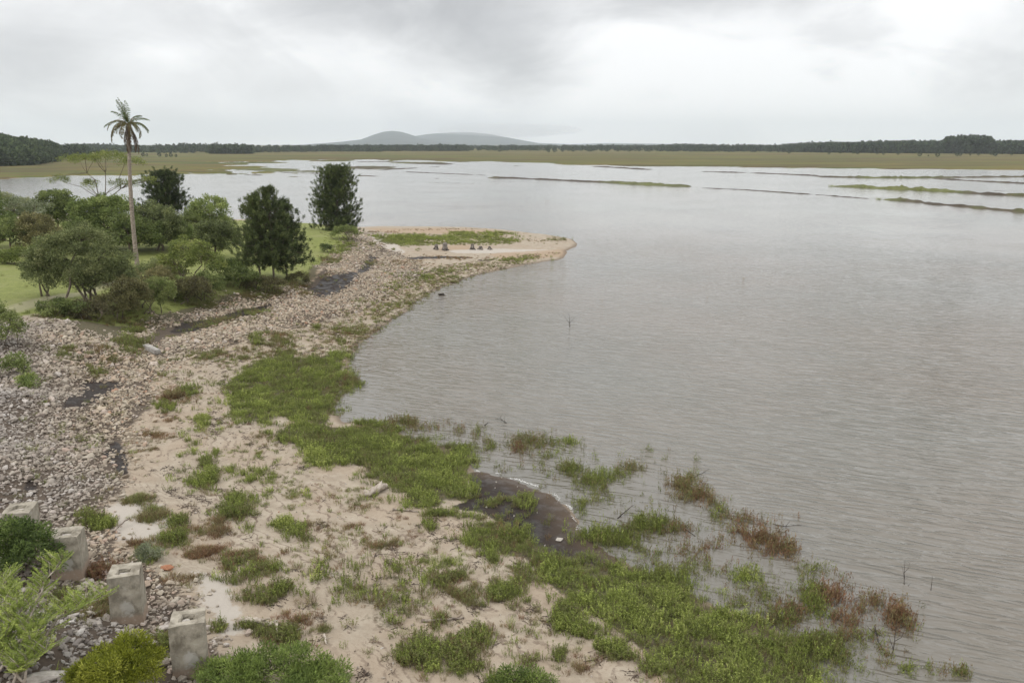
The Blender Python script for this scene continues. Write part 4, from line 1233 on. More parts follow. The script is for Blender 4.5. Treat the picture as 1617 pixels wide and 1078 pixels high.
def stump(u, v, h, rr, label, lean=0.):
    g = G(u, v); h *= .62; rr *= .7
    e = empty('tree_stump', tuple(g), label, 'tree stump', 'old stumps on the spit', R.uniform(0, 6))
    b = MB()
    b.tube([(0, 0, -.1), (0, 0, h * .3), (lean * .5, 0, h * .7), (lean, 0, h)], [rr * 1.1, rr * .85, rr * .8, rr * .62], 9)
    b.build('bole', M['stump'], e, smooth=True)
    for k in range(6):
        a = k * 1.05 + R.uniform(-.4, .4); L = rr * R.uniform(1.1, 1.9)
        c, s_ = math.cos(a), math.sin(a)
        b = MB(); b.tube([(c * rr * .3, s_ * rr * .3, h * R.uniform(.25, .6)), (c * L * .55, s_ * L * .55, h * .28), (c * L, s_ * L, -.08)], [rr * .38, rr * .24, rr * .10], 6)
        b.build('root', M['stump'], e, smooth=True)


M['stump'] = plainmat('stump_wood', (.045, .038, .032), (.26, .23, .20), 4, .9, .5)
stump(689, 394, 1.1, .42, 'dark blocky stump at the left end of the spit stump row')
stump(703, 395, 1.5, .55, 'tallest grey stump with pointed top on the spit', .2)
stump(746, 394, 1.15, .42, 'grey upright stump standing by itself in mid spit')
stump(759, 394, .7, .45, 'low black stump just right of the grey upright one')
stump(773, 394, .65, .35, 'small dark stump at the right end of the spit row')

# ------------------------------------------------------------------ trees
def unit(v):
    v = np.asarray(v, float)
    return v / (np.linalg.norm(v) + 1e-9)


def limb(b, p0, p1, r0, r1, sag=.1, n=6, k=5):
    t = np.linspace(0, 1, k)[:, None]
    L = np.linalg.norm(p1 - p0)
    C = p0 + (p1 - p0) * t
    C[:, 2] += np.sin(t[:, 0] * math.pi) * L * sag
    C[1:-1] += R.normal(0, L * .03, (k - 2, 3))
    b.tube(C, np.linspace(r0, r1, k), n)
    return C


def crown_leaves(b, centres, rc, per, L, W, upb=.4, tintv=.5, tsd=.21, flat=.75):
    for c in centres:
        n = int(per * R.uniform(.7, 1.3))
        d = R.normal(size=(n, 3)); d /= np.linalg.norm(d, axis=1)[:, None]
        r_ = rc * R.uniform(.75, 1.25) * R.random(n) ** .45
        p = c + d * r_[:, None] * np.array([1, 1, flat])
        dd = d + R.normal(0, .5, (n, 3)); dd[:, 2] += upb
        ct = np.clip(tintv + R.normal(0, tsd), 0.05, .95)
        b.leaves(p, dd, L * R.uniform(.7, 1.3, n), W * R.uniform(.8, 1.2, n), np.clip(ct + R.normal(0, .06, n), 0, 1))


def broad_tree(name, u, v, lobes, mat, label, cat='tree', trunk=(.14, 1), per=70, L=.17, W=.10, rc=.45, dens=1.0, tint=.5, group=None, hang=0, bark='bark', zoff=0., stems=3, open_=0.):
    """lobes: (dx right, dy away, z centre, rx, ry, rz) in metres from the foot"""
    g = G(u, v)
    e = empty(name, (g[0], g[1], g[2] - .05), label, cat, group)
    tb, lb = MB(), MB()
    cents = []
    for lo in lobes:
        dx, dy, zc, rx, ry, rz = lo
        area = (rx * ry + rx * rz + ry * rz) * 4.2
        n = max(6, int(area * dens / (rc * rc * 3.2)))
        d = R.normal(size=(n, 3)); d /= np.linalg.norm(d, axis=1)[:, None]
        d[:, 2] = np.where(d[:, 2] < -.45, -d[:, 2], d[:, 2])
        rr = R.uniform(.62, 1.0, n)[:, None] if not open_ else R.uniform(.45, 1.05, n)[:, None]
        # uneven outline
        wob = 1 + .28 * np.array([fbm(np.array([q[0] * 1.7 + dx]), np.array([q[1] * 1.7 + q[2] * 2.1]), 7)[0] for q in d])[:, None] * 2
        c = np.array([dx, dy, zc]) + d * rr * wob * np.array([rx, ry, rz])
        cents.append(c)
    C = np.concatenate(cents)
    C = C[C[:, 2] > .15]
    crown_leaves(lb, C, rc, per, L, W, .4 - hang, tint)
    ntr = trunk[1]
    feet = [np.array([R.normal(0, .12 * ntr), R.normal(0, .12 * ntr), -.2]) if ntr > 1 else np.array([0., 0., -.2]) for _ in range(ntr)]
    mains = []
    for k, ft in enumerate(feet):
        lo = lobes[k % len(lobes)]
        top = np.array([lo[0] * .8, lo[1] * .8, lo[2] + lo[5] * .1])
        if ntr > len(lobes):
            top[:2] += R.normal(0, lo[3] * .45, 2)
        mains.append(limb(tb, ft, top, trunk[0], trunk[0] * .4, 0.02, 8, 7))
    for lo in lobes[ntr:]:
        m_ = mains[0]
        limb(tb, m_[3], np.array([lo[0], lo[1], lo[2]]), trunk[0] * .5, trunk[0] * .22, .08)
    pick = R.choice(len(C), min(len(C), 46), replace=False)
    for k in pick:
        c = C[k]
        best = min(mains, key=lambda m__: np.min(np.linalg.norm(m__ - c, axis=1)))
        d = np.linalg.norm(best - c, axis=1) + np.where(best[:, 2] > c[2], 1.0, 0) + np.where(best[:, 2] < .8, 3, 0)
        j = int(np.argmin(d))
        limb(tb, best[j], c, trunk[0] * .28, .012, .05, 5, 4)
    tb.build('trunk', M[bark], e, smooth=True)
    lb.build('crown', M[mat], e)
    return e


def pine_tree(u, v, H, rmax, label, z0=1.0, prof=None, per=1.0, group=None, tint=.5, tr=.15, lean=0.):
    g = G(u, v)
    e = empty('pine_tree', (g[0], g[1], g[2] - .05), label, 'pine tree', group)
    tb, lb = MB(), MB()
    T = np.array([[lean * t * H, 0, t * H * .96 - .2] for t in np.linspace(0, 1, 9)]) + np.column_stack([R.normal(0, .03, (9, 2)), np.zeros(9)])
    tb.tube(T, np.linspace(tr, .025, 9), 9)
    nb = int(150 * per)
    for k in range(nb):
        t = (k + R.random()) / nb
        zb = z0 + (H - z0) * t
        rr = rmax * (prof(t) if prof else (1 - t) ** .6 * (.75 + .25 * math.sin(min(t * 5, 1.57))))
        rr *= R.uniform(.6, 1.15)
        a = R.uniform(0, 6.28)
        upk = .02 + .85 * t + R.normal(0, .12)
        p0 = np.array([lean * zb, 0, zb])
        p1 = p0 + np.array([math.cos(a) * rr, math.sin(a) * rr, rr * upk * .75])
        p1[2] = min(p1[2], H * (.90 + .12 * R.random()))
        C = limb(tb, p0, p1, .03, .008, -.06, 5, 5)
        m_ = max(3, int(rr * 3.6))
        for s_ in np.linspace(.28, 1, m_):
            q = p0 + (p1 - p0) * s_ + R.normal(0, .10 + .06 * rr, 3)
            q[2] += -.06 * math.sin(s_ * math.pi) * rr
            n = 56
            ax = unit(unit(p1 - p0) * .6 + np.array([0, 0, .8]) + R.normal(0, .2, 3))
            st = q + ax * R.uniform(-.16, .20, n)[:, None] + R.normal(0, .07, (n, 3))
            d = R.normal(size=(n, 3)); d = d / np.linalg.norm(d, axis=1)[:, None] * .75 + ax * .85
            ct = np.clip(tint + R.normal(0, .12) + (.15 if s_ > .9 else -.05), 0, 1)
            lb.leaves(st, d, R.uniform(.12, .22, n), .04, np.clip(ct + R.normal(0, .08, n), 0, 1))
    tb.build('trunk', M['bark'], e, smooth=True)
    lb.build('crown', M['pine'], e)
    return e


dome = lambda t: (min(1, .88 + 1.2 * t) * math.sqrt(max(0, 1 - t ** 2.6)))
pine_tree(534, 365, 9.4, 3.6, 'broad dome-shaped pine standing alone at the foot of the spit', .15, dome, 1.9, tr=.2)
G3 = 'three pines at the edge of the lawn'
tri = lambda t: min(1, .8 + 2 * t) * (1 - t) ** .62
pine_tree(411, 440, 7.5, 2.5, 'left pine of the trio above the stone bank, ragged rounded top', 1.5, tri, .95, G3, .62, .09)
pine_tree(433, 442, 8.3, 2.3, 'middle pine of the trio, the one with the thin pointed tip', 1.4, tri, .9, G3, .5, .10)
pine_tree(453, 441, 7.3, 2.6, 'right pine of the trio, darkest, with a low drooping side branch', 1.3, tri, .95, G3, .35, .09)
pine_tree(264, 358, 7.6, 3.0, 'very dark pine behind the palm, leaning over the water', 2.2, dome, 1.25, None, .2, .17, .02)

# broad-leaved trees by the lawn (foot pixel, lobes)
broad_tree('multi_stem_tree', 124, 484, [(-.7, 0, 3.6, 1.6, 1.5, 1.5), (.9, .3, 4.7, 1.9, 1.7, 1.1), (-2.3, .3, 2.6, 1.5, 1.4, 1.2), (2.3, .3, 3.4, 1.6, 1.4, 1.1), (-1.4, .2, 4.4, 1.2, 1.2, .8), (.4, -.3, 2.6, 1.7, 1.2, .8), (-2.6, .3, 3.4, 1.1, 1.1, .9), (1.9, .5, 2.4, 1.6, 1.2, .9), (-.6, .4, 1.7, 1.8, 1.0, .8), (3.0, .2, 2.3, 1.3, 1.1, 1.0)],
           'tree_soft', 'wide grey-green tree with many bare stems, on the stone bank', trunk=(.10, 6), per=95, L=.14, W=.065, rc=.42, dens=1.25, tint=.42)
broad_tree('round_shrub_tree', 72, 468, [(-.2, 0, 1.9, 1.35, 1.2, 1.1), (.2, .1, 2.9, 1.1, 1., .8)], 'tree_dark', 'dark rounded bushy tree hanging over the lawn, left of the many-stemmed tree', trunk=(.08, 3), per=110, L=.13, W=.08, rc=.38, tint=.5)
broad_tree('yellow_green_tree', 302, 452, [(0, 0, 2.9, 1.9, 1.5, 1.2), (1.2, 0, 2.2, 1.9, 1.3, 1.), (-1.1, 0, 2.0, 1.5, 1.2, 1.)], 'tree_light', 'yellow-green tree on the bank right of the palm trunk', trunk=(.07, 5), per=70, L=.15, W=.08, rc=.40, dens=.75, tint=.5)
broad_tree('round_tree', 342, 408, [(0, 0, 2.5, 2.2, 1.9, 1.7), (1.2, 0, 2.1, 1.5, 1.4, 1.6), (-.5, -.3, 1.3, 1.6, 1.3, 1.1)], 'tree_soft', 'dense round grey-green tree behind the yellow-green one', trunk=(.14, 1), per=100, L=.16, W=.10, rc=.45, dens=1.1, tint=.15)
broad_tree('light_round_tree', 333, 374, [(0, 0, 3.0, 2.7, 2.2, 1.9), (-1.8, .3, 2.0, 1.7, 1.5, 1.5), (1., 0, 1.4, 1.9, 1.5, 1.2)], 'tree_mid', 'pale green rounded tree at the water side of the lawn', trunk=(.14, 1), per=80, L=.2, W=.12, rc=.5, dens=.9, tint=.72)
broad_tree('broad_tree', 168, 392, [(-1.4, 0, 3.9, 2.5, 2.2, 1.8), (1.4, 0, 4.0, 2.7, 2.2, 1.9), (-.2, -.5, 2.4, 3.2, 2, 1.6), (-1.8, -.3, 1.2, 2.2, 1.5, 1.2), (1.8, -.3, 1.2, 2.2, 1.5, 1.2)], 'tree_mid', 'broad mid green tree crossed by the palm trunk, left part of the thicket', trunk=(.2, 2), per=95, L=.2, W=.12, rc=.52, dens=1.1, tint=.45)
broad_tree('blossom_tree', 250, 395, [(0, 0, 3.4, 2.4, 2, 1.7), (1.5, .2, 2.8, 1.7, 1.7, 1.6), (-1.2, 0, 2.6, 1.8, 1.8, 1.6), (.9, 0, 1.3, 1.9, 1.5, 1.3), (-.9, 0, 1.2, 1.8, 1.5, 1.2)], 'tree_soft', 'grey leaved tree with silvery clusters right of the palm trunk', trunk=(.16, 2), per=90, L=.18, W=.10, rc=.48, dens=1.0, tint=.35)
broad_tree('thicket_tree', 205, 400, [(0, 0, 2.2, 2.6, 1.8, 2.0), (2.2, .4, 1.8, 2., 1.6, 1.6)], 'tree_dark', 'dark green tree low behind the palm trunk', trunk=(.14, 2), per=95, L=.18, W=.11, rc=.5, tint=.55)
broad_tree('dark_round_tree', 92, 366, [(0, 0, 3.6, 2.4, 2.2, 1.8), (1.3, 0, 2.7, 1.9, 1.8, 1.3), (0, 0, 1.6, 2.2, 1.6, 1.4)], 'tree_dark', 'dark rounded tree with reddish top against the water', trunk=(.16, 1), per=85, L=.2, W=.12, rc=.5, tint=.6)
broad_tree('olive_tree', 62, 405, [(0, 0, 3.0, 1.8, 1.7, 1.5), (1.1, 0, 2.1, 1.6, 1.6, 1.4), (-.4, 0, 1.3, 1.7, 1.4, 1.2)], 'tree_olive', 'olive green tree in front of the dark rounded one', trunk=(.12, 2), per=90, L=.18, W=.1, rc=.45, tint=.6)
broad_tree('feathery_tree', 40, 380, [(-.8, 0, 4.0, 2.3, 1.8, 1.1), (1.7, .4, 3.7, 1.9, 1.6, .8), (0, 0, 2.5, 2.4, 1.8, 1.3)], 'tree_grey', 'light open tree with airy grey-green tiers near the left edge', trunk=(.12, 3), per=55, L=.18, W=.08, rc=.45, dens=.6, tint=.6, open_=1)
broad_tree('edge_tree', -22, 392, [(0, 0, 5.6, 2.2, 2.2, 2.5), (.6, 0, 3.2, 2.6, 2.2, 1.9), (2.2, 0, 2.1, 1.8, 1.8, 1.4)], 'tree_mid', 'tall dense tree cut by the left edge of the photo', trunk=(.2, 1), per=95, L=.2, W=.12, rc=.52, tint=.3)
broad_tree('green_tree', 18, 402, [(0, 0, 2.1, 1.8, 1.6, 1.4), (1.6, .4, 2.5, 1.4, 1.4, 1.3)], 'tree_dark', 'mid height dark tree between the edge tree and the lawn', trunk=(.14, 1), per=95, L=.18, W=.11, rc=.48, tint=.75)
broad_tree('umbrella_tree', 172, 372, [(-2.2, 0, 9.3, 2.9, 2.2, .5), (.8, .2, 9.6, 2.9, 2.2, .5), (3.8, .3, 9.0, 1.6, 1.5, .45), (-5.0, 0, 6.8, 1.5, 1.2, .5), (-1.8, 0, 6.2, 1.3, 1.2, .7), (2.8, .2, 6.3, 1.9, 1.4, .6), (5.6, 0, 6.8, 1.2, 1., .5)],
           'tree_light', 'tall sparse umbrella-shaped tree, branches showing against the water', trunk=(.085, 3), per=60, L=.15, W=.06, rc=.45, dens=.8, tint=.45, open_=1)
broad_tree('hedge_bush', 30, 418, [(-2.6, 0, .7, 2.2, 1.4, .8), (.6, .2, .8, 2.2, 1.3, .8)], 'tree_light', 'low bright green bushes along the back of the left lawn', 'bush', trunk=(.04, 4), per=70, L=.15, W=.09, rc=.35, tint=.3)
broad_tree('hedge_bush', 372, 455, [(0, 0, .9, 1.3, 1, .9), (1.3, 0, .8, 1.1, .9, .7)], 'tree_dark', 'dark bush on the bank between the yellow-green tree and the pine trio', 'bush', trunk=(.04, 4), per=90, L=.13, W=.08, rc=.33, tint=.6)

for (u, v, lb_, mat, ti, lab) in [
    (130, 396, [(0, 0, 1.6, 2.2, 1.6, 1.7), (1.8, .2, 1.3, 1.8, 1.4, 1.3)], 'tree_mid', .3, 'rounded green thicket bush left of the palm, under the broad tree'),
    (282, 392, [(0, 0, 1.5, 1.8, 1.5, 1.5), (1.4, .1, 1.2, 1.5, 1.3, 1.2)], 'tree_mid', .5, 'green thicket bush between the silvery tree and the round one'),
    (305, 378, [(0, 0, 1.8, 1.8, 1.5, 1.7)], 'tree_dark', .7, 'dark bush filling the gap below the very dark pine'),
    (228, 442, [(.4, 0, .7, 1.4, 1.1, .7), (1.5, .1, .9, 1.3, 1.1, .9)], 'tree_soft', .6, 'soft green scrub right behind the palm foot'),
    (165, 448, [(0, 0, 1.0, 1.5, 1.1, 1.0), (-1.2, .2, .9, 1.3, 1.0, .8)], 'tree_soft', .4, 'soft green scrub behind the right side of the many-stemmed tree'),
    (268, 448, [(0, 0, 1.0, 1.4, 1.0, 1.0)], 'tree_olive', .8, 'pale straw scrub between the palm and the yellow-green tree'),
    (8, 350, [(0, 0, 2.2, 2.8, 1.6, 1.9), (3.2, 0, 2.0, 2.6, 1.6, 1.6)], 'tree_soft', .7, 'pale tree row at the water behind the left edge tree'),
    (350, 440, [(0, 0, .9, 1.3, 1.0, .9), (1.3, 0, .9, 1.2, .9, .8)], 'tree_mid', .2, 'green shrub under the right branches of the yellow-green tree'),
    (300, 474, [(0, 0, .9, 1.4, .9, .9), (-1.4, 0, 1.0, 1.3, .9, .9)], 'tree_dark', .85, 'green shrub hanging over the dark ditch'),
    (215, 480, [(0, 0, .8, 1.4, 1.0, .8)], 'tree_soft', .3, 'grey-green shrub directly in front of the palm foot'),
]:
    broad_tree('thicket_bush', u, v, lb_, mat, lab, 'bush', trunk=(.05, 4), per=95, L=.14, W=.08, rc=.38, tint=ti, group='bushes of the thicket round the palm')

SG = 'shrubs along the stone bank'
for (u, v, lb_, mat, ti, lab) in [
    (232, 492, [(0, 0, 1.2, 1.4, 1., 1.0), (1.2, 0, 1.6, 1.2, 1., .9)], 'tree_dark', .9, 'green shrub at the foot of the palm above the ditch'),
    (182, 500, [(0, 0, .9, 1.5, 1.1, .9), (1.2, .2, 1.7, 1.3, 1., 1.1)], 'tree_olive', .4, 'brownish olive shrub right of the many-stemmed tree'),
    (190, 470, [(0, 0, 1.2, 1.2, 1., 1.1), (.8, 0, 1.5, 1.0, 1., .8)], 'tree_olive', .75, 'taller olive shrub just left of the palm foot'),
    (255, 470, [(0, 0, 1.4, 1.1, 1., 1.1)], 'tree_olive', .7, 'straw-coloured shrub just right of the palm foot'),
    (285, 480, [(0, 0, 1.1, 1.5, 1.1, .9), (1.4, 0, 1.3, 1.3, 1., .9)], 'tree_olive', .25, 'dark brown shrub under the yellow-green tree'),
    (328, 470, [(0, 0, 1.1, 1.4, 1., 1.0)], 'tree_dark', .7, 'dark shrub under the right side of the yellow-green tree'),
    (405, 459, [(0, 0, .7, 1.2, .8, .6), (1.5, 0, .6, 1.2, .8, .5)], 'tree_olive', .2, 'low brown shrub at the feet of the pine trio'),
    (470, 448, [(0, 0, .5, 1.1, .8, .5)], 'tree_olive', .35, 'small brown shrub right of the pine trio'),
    (545, 378, [(0, 0, .9, 2.0, 1.2, .8)], 'tree_dark', .8, 'green shrub under the lone dome-shaped pine'),
    (515, 398, [(0, 0, .5, .8, .6, .45)], 'black_leaf', .4, 'small blackish bush on the lawn edge below the lone pine'),
    (88, 500, [(0, 0, .6, 1.2, .8, .6), (1.3, 0, .6, 1.1, .8, .5)], 'tree_dark', .6, 'low dark shrub where the left lawn meets the stones'),
    (140, 505, [(0, 0, .7, 1.4, .8, .6)], 'tree_olive', .1, 'tangled brown shrub below the bare stems of the wide tree'),
    (6, 545, [(0, 0, 1.0, 1.0, .9, 1.2), (-.6, 0, 1.9, .8, .8, .8)], 'tree_dark', .85, 'tall green shrub at the left edge above the grey stones'),
    (26, 592, [(0, 0, .55, .75, .65, .55)], 'tree_dark', .75, 'small round green shrub on the grey stones'),
    (48, 612, [(0, 0, .35, .5, .5, .35)], 'tree_mid', .5, 'tiny light green shrub just below the small round one'),
]:
    if mat == 'black_leaf':
        mat = 'tree_dark'; ti = .05
    broad_tree('shrub', u, v, lb_, mat, lab, 'shrub', trunk=(.035, 4), per=85, L=.12, W=.065, rc=.30, tint=ti, group=SG)

# bare pale twigs round the foot of the many-stemmed tree
g0 = G(125, 488)
b = MB()
for k in range(46):
    a = R.uniform(-.5, 3.6); L = R.uniform(1.0, 2.6)
    p0 = g0 + np.array([R.normal(0, .5), R.normal(0, .3), .1])
    b.tube([p0, p0 + np.array([math.cos(a) * L * .5, -.3 * L * abs(math.sin(a)), L * R.uniform(.15, .4)]), p0 + np.array([math.cos(a) * L, -.5 * L * abs(math.sin(a)), L * R.uniform(.0, .45)])], [.022, .014, .005], 4)
tag(b.build('dead_brush', M['pale_wood'], smooth=True), 'tangle of bare pale twigs at the foot of the wide many-stemmed tree', 'brushwood')

# ------------------------------------------------------------------ the palm
g0 = G(218, 432)
pd = math.hypot(g0[0], g0[1])
top = AT(203, 197, pd + .3)
e = empty('palm_tree', tuple(g0), 'tall solitary feather palm with long bare trunk and ragged drooping crown', 'palm tree')
tv = top - g0
b = MB()
k = np.linspace(0, 1, 26)[:, None]
C = tv * k + np.array([-.25, 0, 0]) * np.sin(k * math.pi) * .8
C[0, 2] -= .3
b.tube(C, (.21 - .08 * k[:, 0]) * (1 + .04 * np.sin(np.arange(26) * 2.4)), 12)
b.build('trunk', M['palm_bark'], e, smooth=True)


def frond(a, elev, L, droop, mat, tint, name='frond', w_=.42):
    rb, lb = MB(), MB()
    n = 13
    t = np.linspace(0, 1, n)
    hx = np.cos(elev - droop * t)
    hz_ = np.sin(elev - droop * t)
    st = L / (n - 1)
    r_ = np.concatenate([[0], np.cumsum(hx[:-1]) * st]); zz_ = np.concatenate([[0], np.cumsum(hz_[:-1]) * st])
    C = np.column_stack([np.cos(a) * r_, np.sin(a) * r_, zz_]) + tv
    lb.tube(C, np.linspace(.028, .006, n), 5, .3)
    side_ = np.array([-math.sin(a), math.cos(a), 0])
    m_ = 46
    tt_ = np.linspace(.12, .98, m_)
    P_ = np.column_stack([np.interp(tt_, t, C[:, j]) for j in range(3)])
    T_ = np.gradient(P_, axis=0); T_ /= np.linalg.norm(T_, axis=1)[:, None]
    for sg in (-1, 1):
        d = side_ * sg + T_ * .7 + np.array([0, 0, -.75]) + R.normal(0, .16, (m_, 3))
        ll = w_ * np.sin(np.clip(tt_, .1, 1) * 2.6 + .25) * R.uniform(.7, 1.15, m_)
        keep_ = R.random(m_) > .12
        lb.leaves(P_[keep_], d[keep_], np.maximum(ll[keep_], .1), .045, np.clip(tint + R.normal(0, .1, keep_.sum()), 0, 1))
    lb.build(name, mat, e)


# azimuth measured with 0 = to the right of the picture, 90 = away
for a, el_, L, dr, ti in ((178, 34, 2.5, 1.5, .6), (205, 48, 2.4, 2.5, .25), (165, 66, 2.2, 1.2, .8), (195, 15, 2.5, 2.2, .15), (150, 35, 2.5, 2.2, .4), (230, 30, 2.3, 2.4, .2), (186, 5, 2.6, 1.9, .2),
                          (2, 32, 2.1, 1.9, .55), (-18, 20, 2.1, 2.6, .3), (20, 55, 2.0, 1.6, .75), (-35, 42, 1.9, 2.6, .35), (45, 30, 2.1, 2.0, .6), (95, 40, 2.1, 1.9, .5), (270, 30, 2.0, 2.5, .25),
                          (250, 10, 1.9, 2.4, .15), (120, 20, 2.1, 2.3, .3), (300, 20, 1.9, 2.6, .15), (70, 60, 2.0, 1.3, .8)):
    frond(rad(a), rad(el_), L, dr, M['palm'], ti)
for a, el_, L in ((175, 76, 2.3), (165, 80, 2.5), (120, 84, 2.2), (200, 80, 2.3), (185, 72, 1.9), (260, 82, 2.0)):
    frond(rad(a), rad(el_), L, .35, M['palm'], .9, w_=.36)
for a in (20, 75, 140, 190, 240, 290, 330, 350):
    frond(rad(a), rad(-50 - 14 * R.random()), R.uniform(1.9, 2.9), .8, M['dead_palm'], .3, 'dead_frond', w_=.34)
b = MB()
for s in (-1, 1):
    b.tube([tv + [0, 0, -.2], tv + [s * .45, -.1, .55], tv + [s * .85, -.15, .45]], [.03, .025, .012], 5)
b.build('flower_stalk', M['red_stalk'] if 'red_stalk' in M else M['pale_wood'], e, smooth=True)

# ------------------------------------------------------------------ foreground shrubs
def feather_shrub(u, v, lift, branches, mat, label, zlow=0.):
    """shrub whose arching branches carry comb-like leaves"""
    g = G(u, v)
    e = empty('acacia_shrub', tuple(g), label, 'shrub')
    tb, lb = MB(), MB()
    for (dx, dy, dz, L0) in branches:
        p0 = np.array([R.normal(0, .25), R.normal(0, .2), -.1])
        p1 = np.array([dx, dy, dz])
        C = limb(tb, p0, p1, .035, .008, .18, 6, 8)
        nn = int(17 * L0)
        for t in np.linspace(.30, 1, nn):
            q = np.array([np.interp(t, np.linspace(0, 1, 8), C[:, j]) for j in range(3)])
            a = R.uniform(0, 6.28)
            tw = unit(np.array([math.cos(a), math.sin(a) * .8, .45]) + unit(p1 - p0) * .5)
            Lt = R.uniform(.25, .55)
            q1 = q + tw * Lt
            tb.tube([q, (q + q1) / 2 + [0, 0, .02], q1], [.008, .006, .003], 4)
            m_ = 16
            s_ = np.linspace(.1, 1, m_)
            pp = q + (q1 - q) * s_[:, None]
            sd2 = unit(np.cross(tw, [0, 0, 1.]))
            ct = np.clip(.5 + R.normal(0, .18), 0, 1)
            for sg in (-1, 1):
                # each side leaf is a small comb of leaflets
                base_d = sd2 * sg + tw * .5 + np.array([0, 0, .1])
                for w2 in (.35, .7, 1.0):
                    d = base_d + R.normal(0, .25, (m_, 3))
                    lb.leaves(pp + base_d * .10 * w2, d, .055 * R.uniform(.7, 1.2, m_), .018, np.clip(ct + R.normal(0, .08, m_), 0, 1))
    tb.build('stems', M['pale_wood'], e, smooth=True)
    lb.build('leaves', mat, e)
    return e


feather_shrub(30, 1068, 0, [(-.9, 1.3, 1.3, 1.6), (-.3, 1.0, 1.2, 1.6), (.7, 1.3, .9, 1.6), (.2, .6, .8, 1.4), (-.9, .5, 1.0, 1.6), (-1.5, .9, 1.2, 1.6), (.15, 1.9, 1.75, 1.5), (-1.2, 1.7, 1.3, 1.6),
                            (-.6, 0., .7, 1.3), (.6, .2, .5, 1.2), (1.25, 1.5, 1.0, 1.5), (.3, -.3, .4, 1.0), (-1.3, -.2, .7, 1.2)], M['yellow'],
              'light yellow-green shrub with feathery leaves on arching branches, lower left corner')
broad_tree('bright_bush', 176, 1094, [(0, 0, .5, .55, .55, .4), (.5, .3, .38, .45, .45, .32), (-.55, .1, .3, .45, .45, .3), (.1, .65, .6, .4, .4, .3), (-.4, .5, .4, .35, .35, .25), (.55, .75, .2, .3, .3, .25)], 'bright', 'bright lime green dense bush between two piers at the bottom', 'bush', trunk=(.03, 5), per=150, L=.09, W=.022, rc=.19, dens=1.5, tint=.45)
broad_tree('dark_bush', 34, 905, [(-.7, 0, .7, 1.0, .8, .75), (.35, 0, .65, .85, .8, .7), (-.2, .3, 1.0, .7, .6, .5)], 'foreg', 'dark green bush covering the foot of the half hidden pier', 'bush', trunk=(.03, 5), per=110, L=.10, W=.035, rc=.26, dens=1.1, tint=.15)
broad_tree('grass_bush', 440, 1105, [(-1.2, 0, .45, .9, .8, .55), (0, .1, .6, 1.1, .8, .6), (1.1, 0, .35, .9, .8, .45)], 'foreg', 'wide leafy green bush along the bottom edge right of the last pier', 'bush', trunk=(.02, 6), per=170, L=.10, W=.024, rc=.26, dens=1.3, tint=.62)
broad_tree('grey_tuft', 236, 882, [(0, 0, .22, .38, .36, .28)], 'tree_grey', 'small silvery grey tuft on the sand above the piers', 'plant', trunk=(.01, 4), per=110, L=.07, W=.02, rc=.16, dens=1.2, tint=.9)
broad_tree('leafy_plant', 810, 1088, [(0, 0, .3, .5, .4, .35), (.7, 0, .25, .4, .4, .3)], 'foreg', 'green leafy plant at the bottom edge right of the open sand', 'plant', trunk=(.01, 4), per=110, L=.09, W=.024, rc=.2, dens=1.1, tint=.5)

# ------------------------------------------------------------------ land strips and islets in the lake
M['strip'] = None
m_, t_ = newmat('strip_ground')
pos_ = t_.n('ShaderNodeNewGeometry').outputs['Position']
na_ = t_.noise(pos_, .12, 4, .6); nb_ = t_.noise(pos_, .9, 4, .7)
at2 = t_.n('ShaderNodeAttribute', attribute_name='tint').outputs['Fac']
f_ = t_.m('ADD', at2, t_.m('MULTIPLY', t_.m('SUBTRACT', na_, .5), 1.2))
c_ = t_.ramp(f_, [(.2, (.055, .042, .03)), (.4, (.08, .065, .038)), (.6, (.085, .09, .032)), (.9, (.125, .135, .042))])
c_ = t_.mix(t_.m('MULTIPLY', t_.sstep(nb_, .45, .7), .5), c_, (.04, .035, .02))
t_.n('ShaderNodeOutputMaterial', {0: t_.n('ShaderNodeBsdfPrincipled', {'Base Color': c_, 'Roughness': .95}).outputs[0]})
M['strip'] = m_


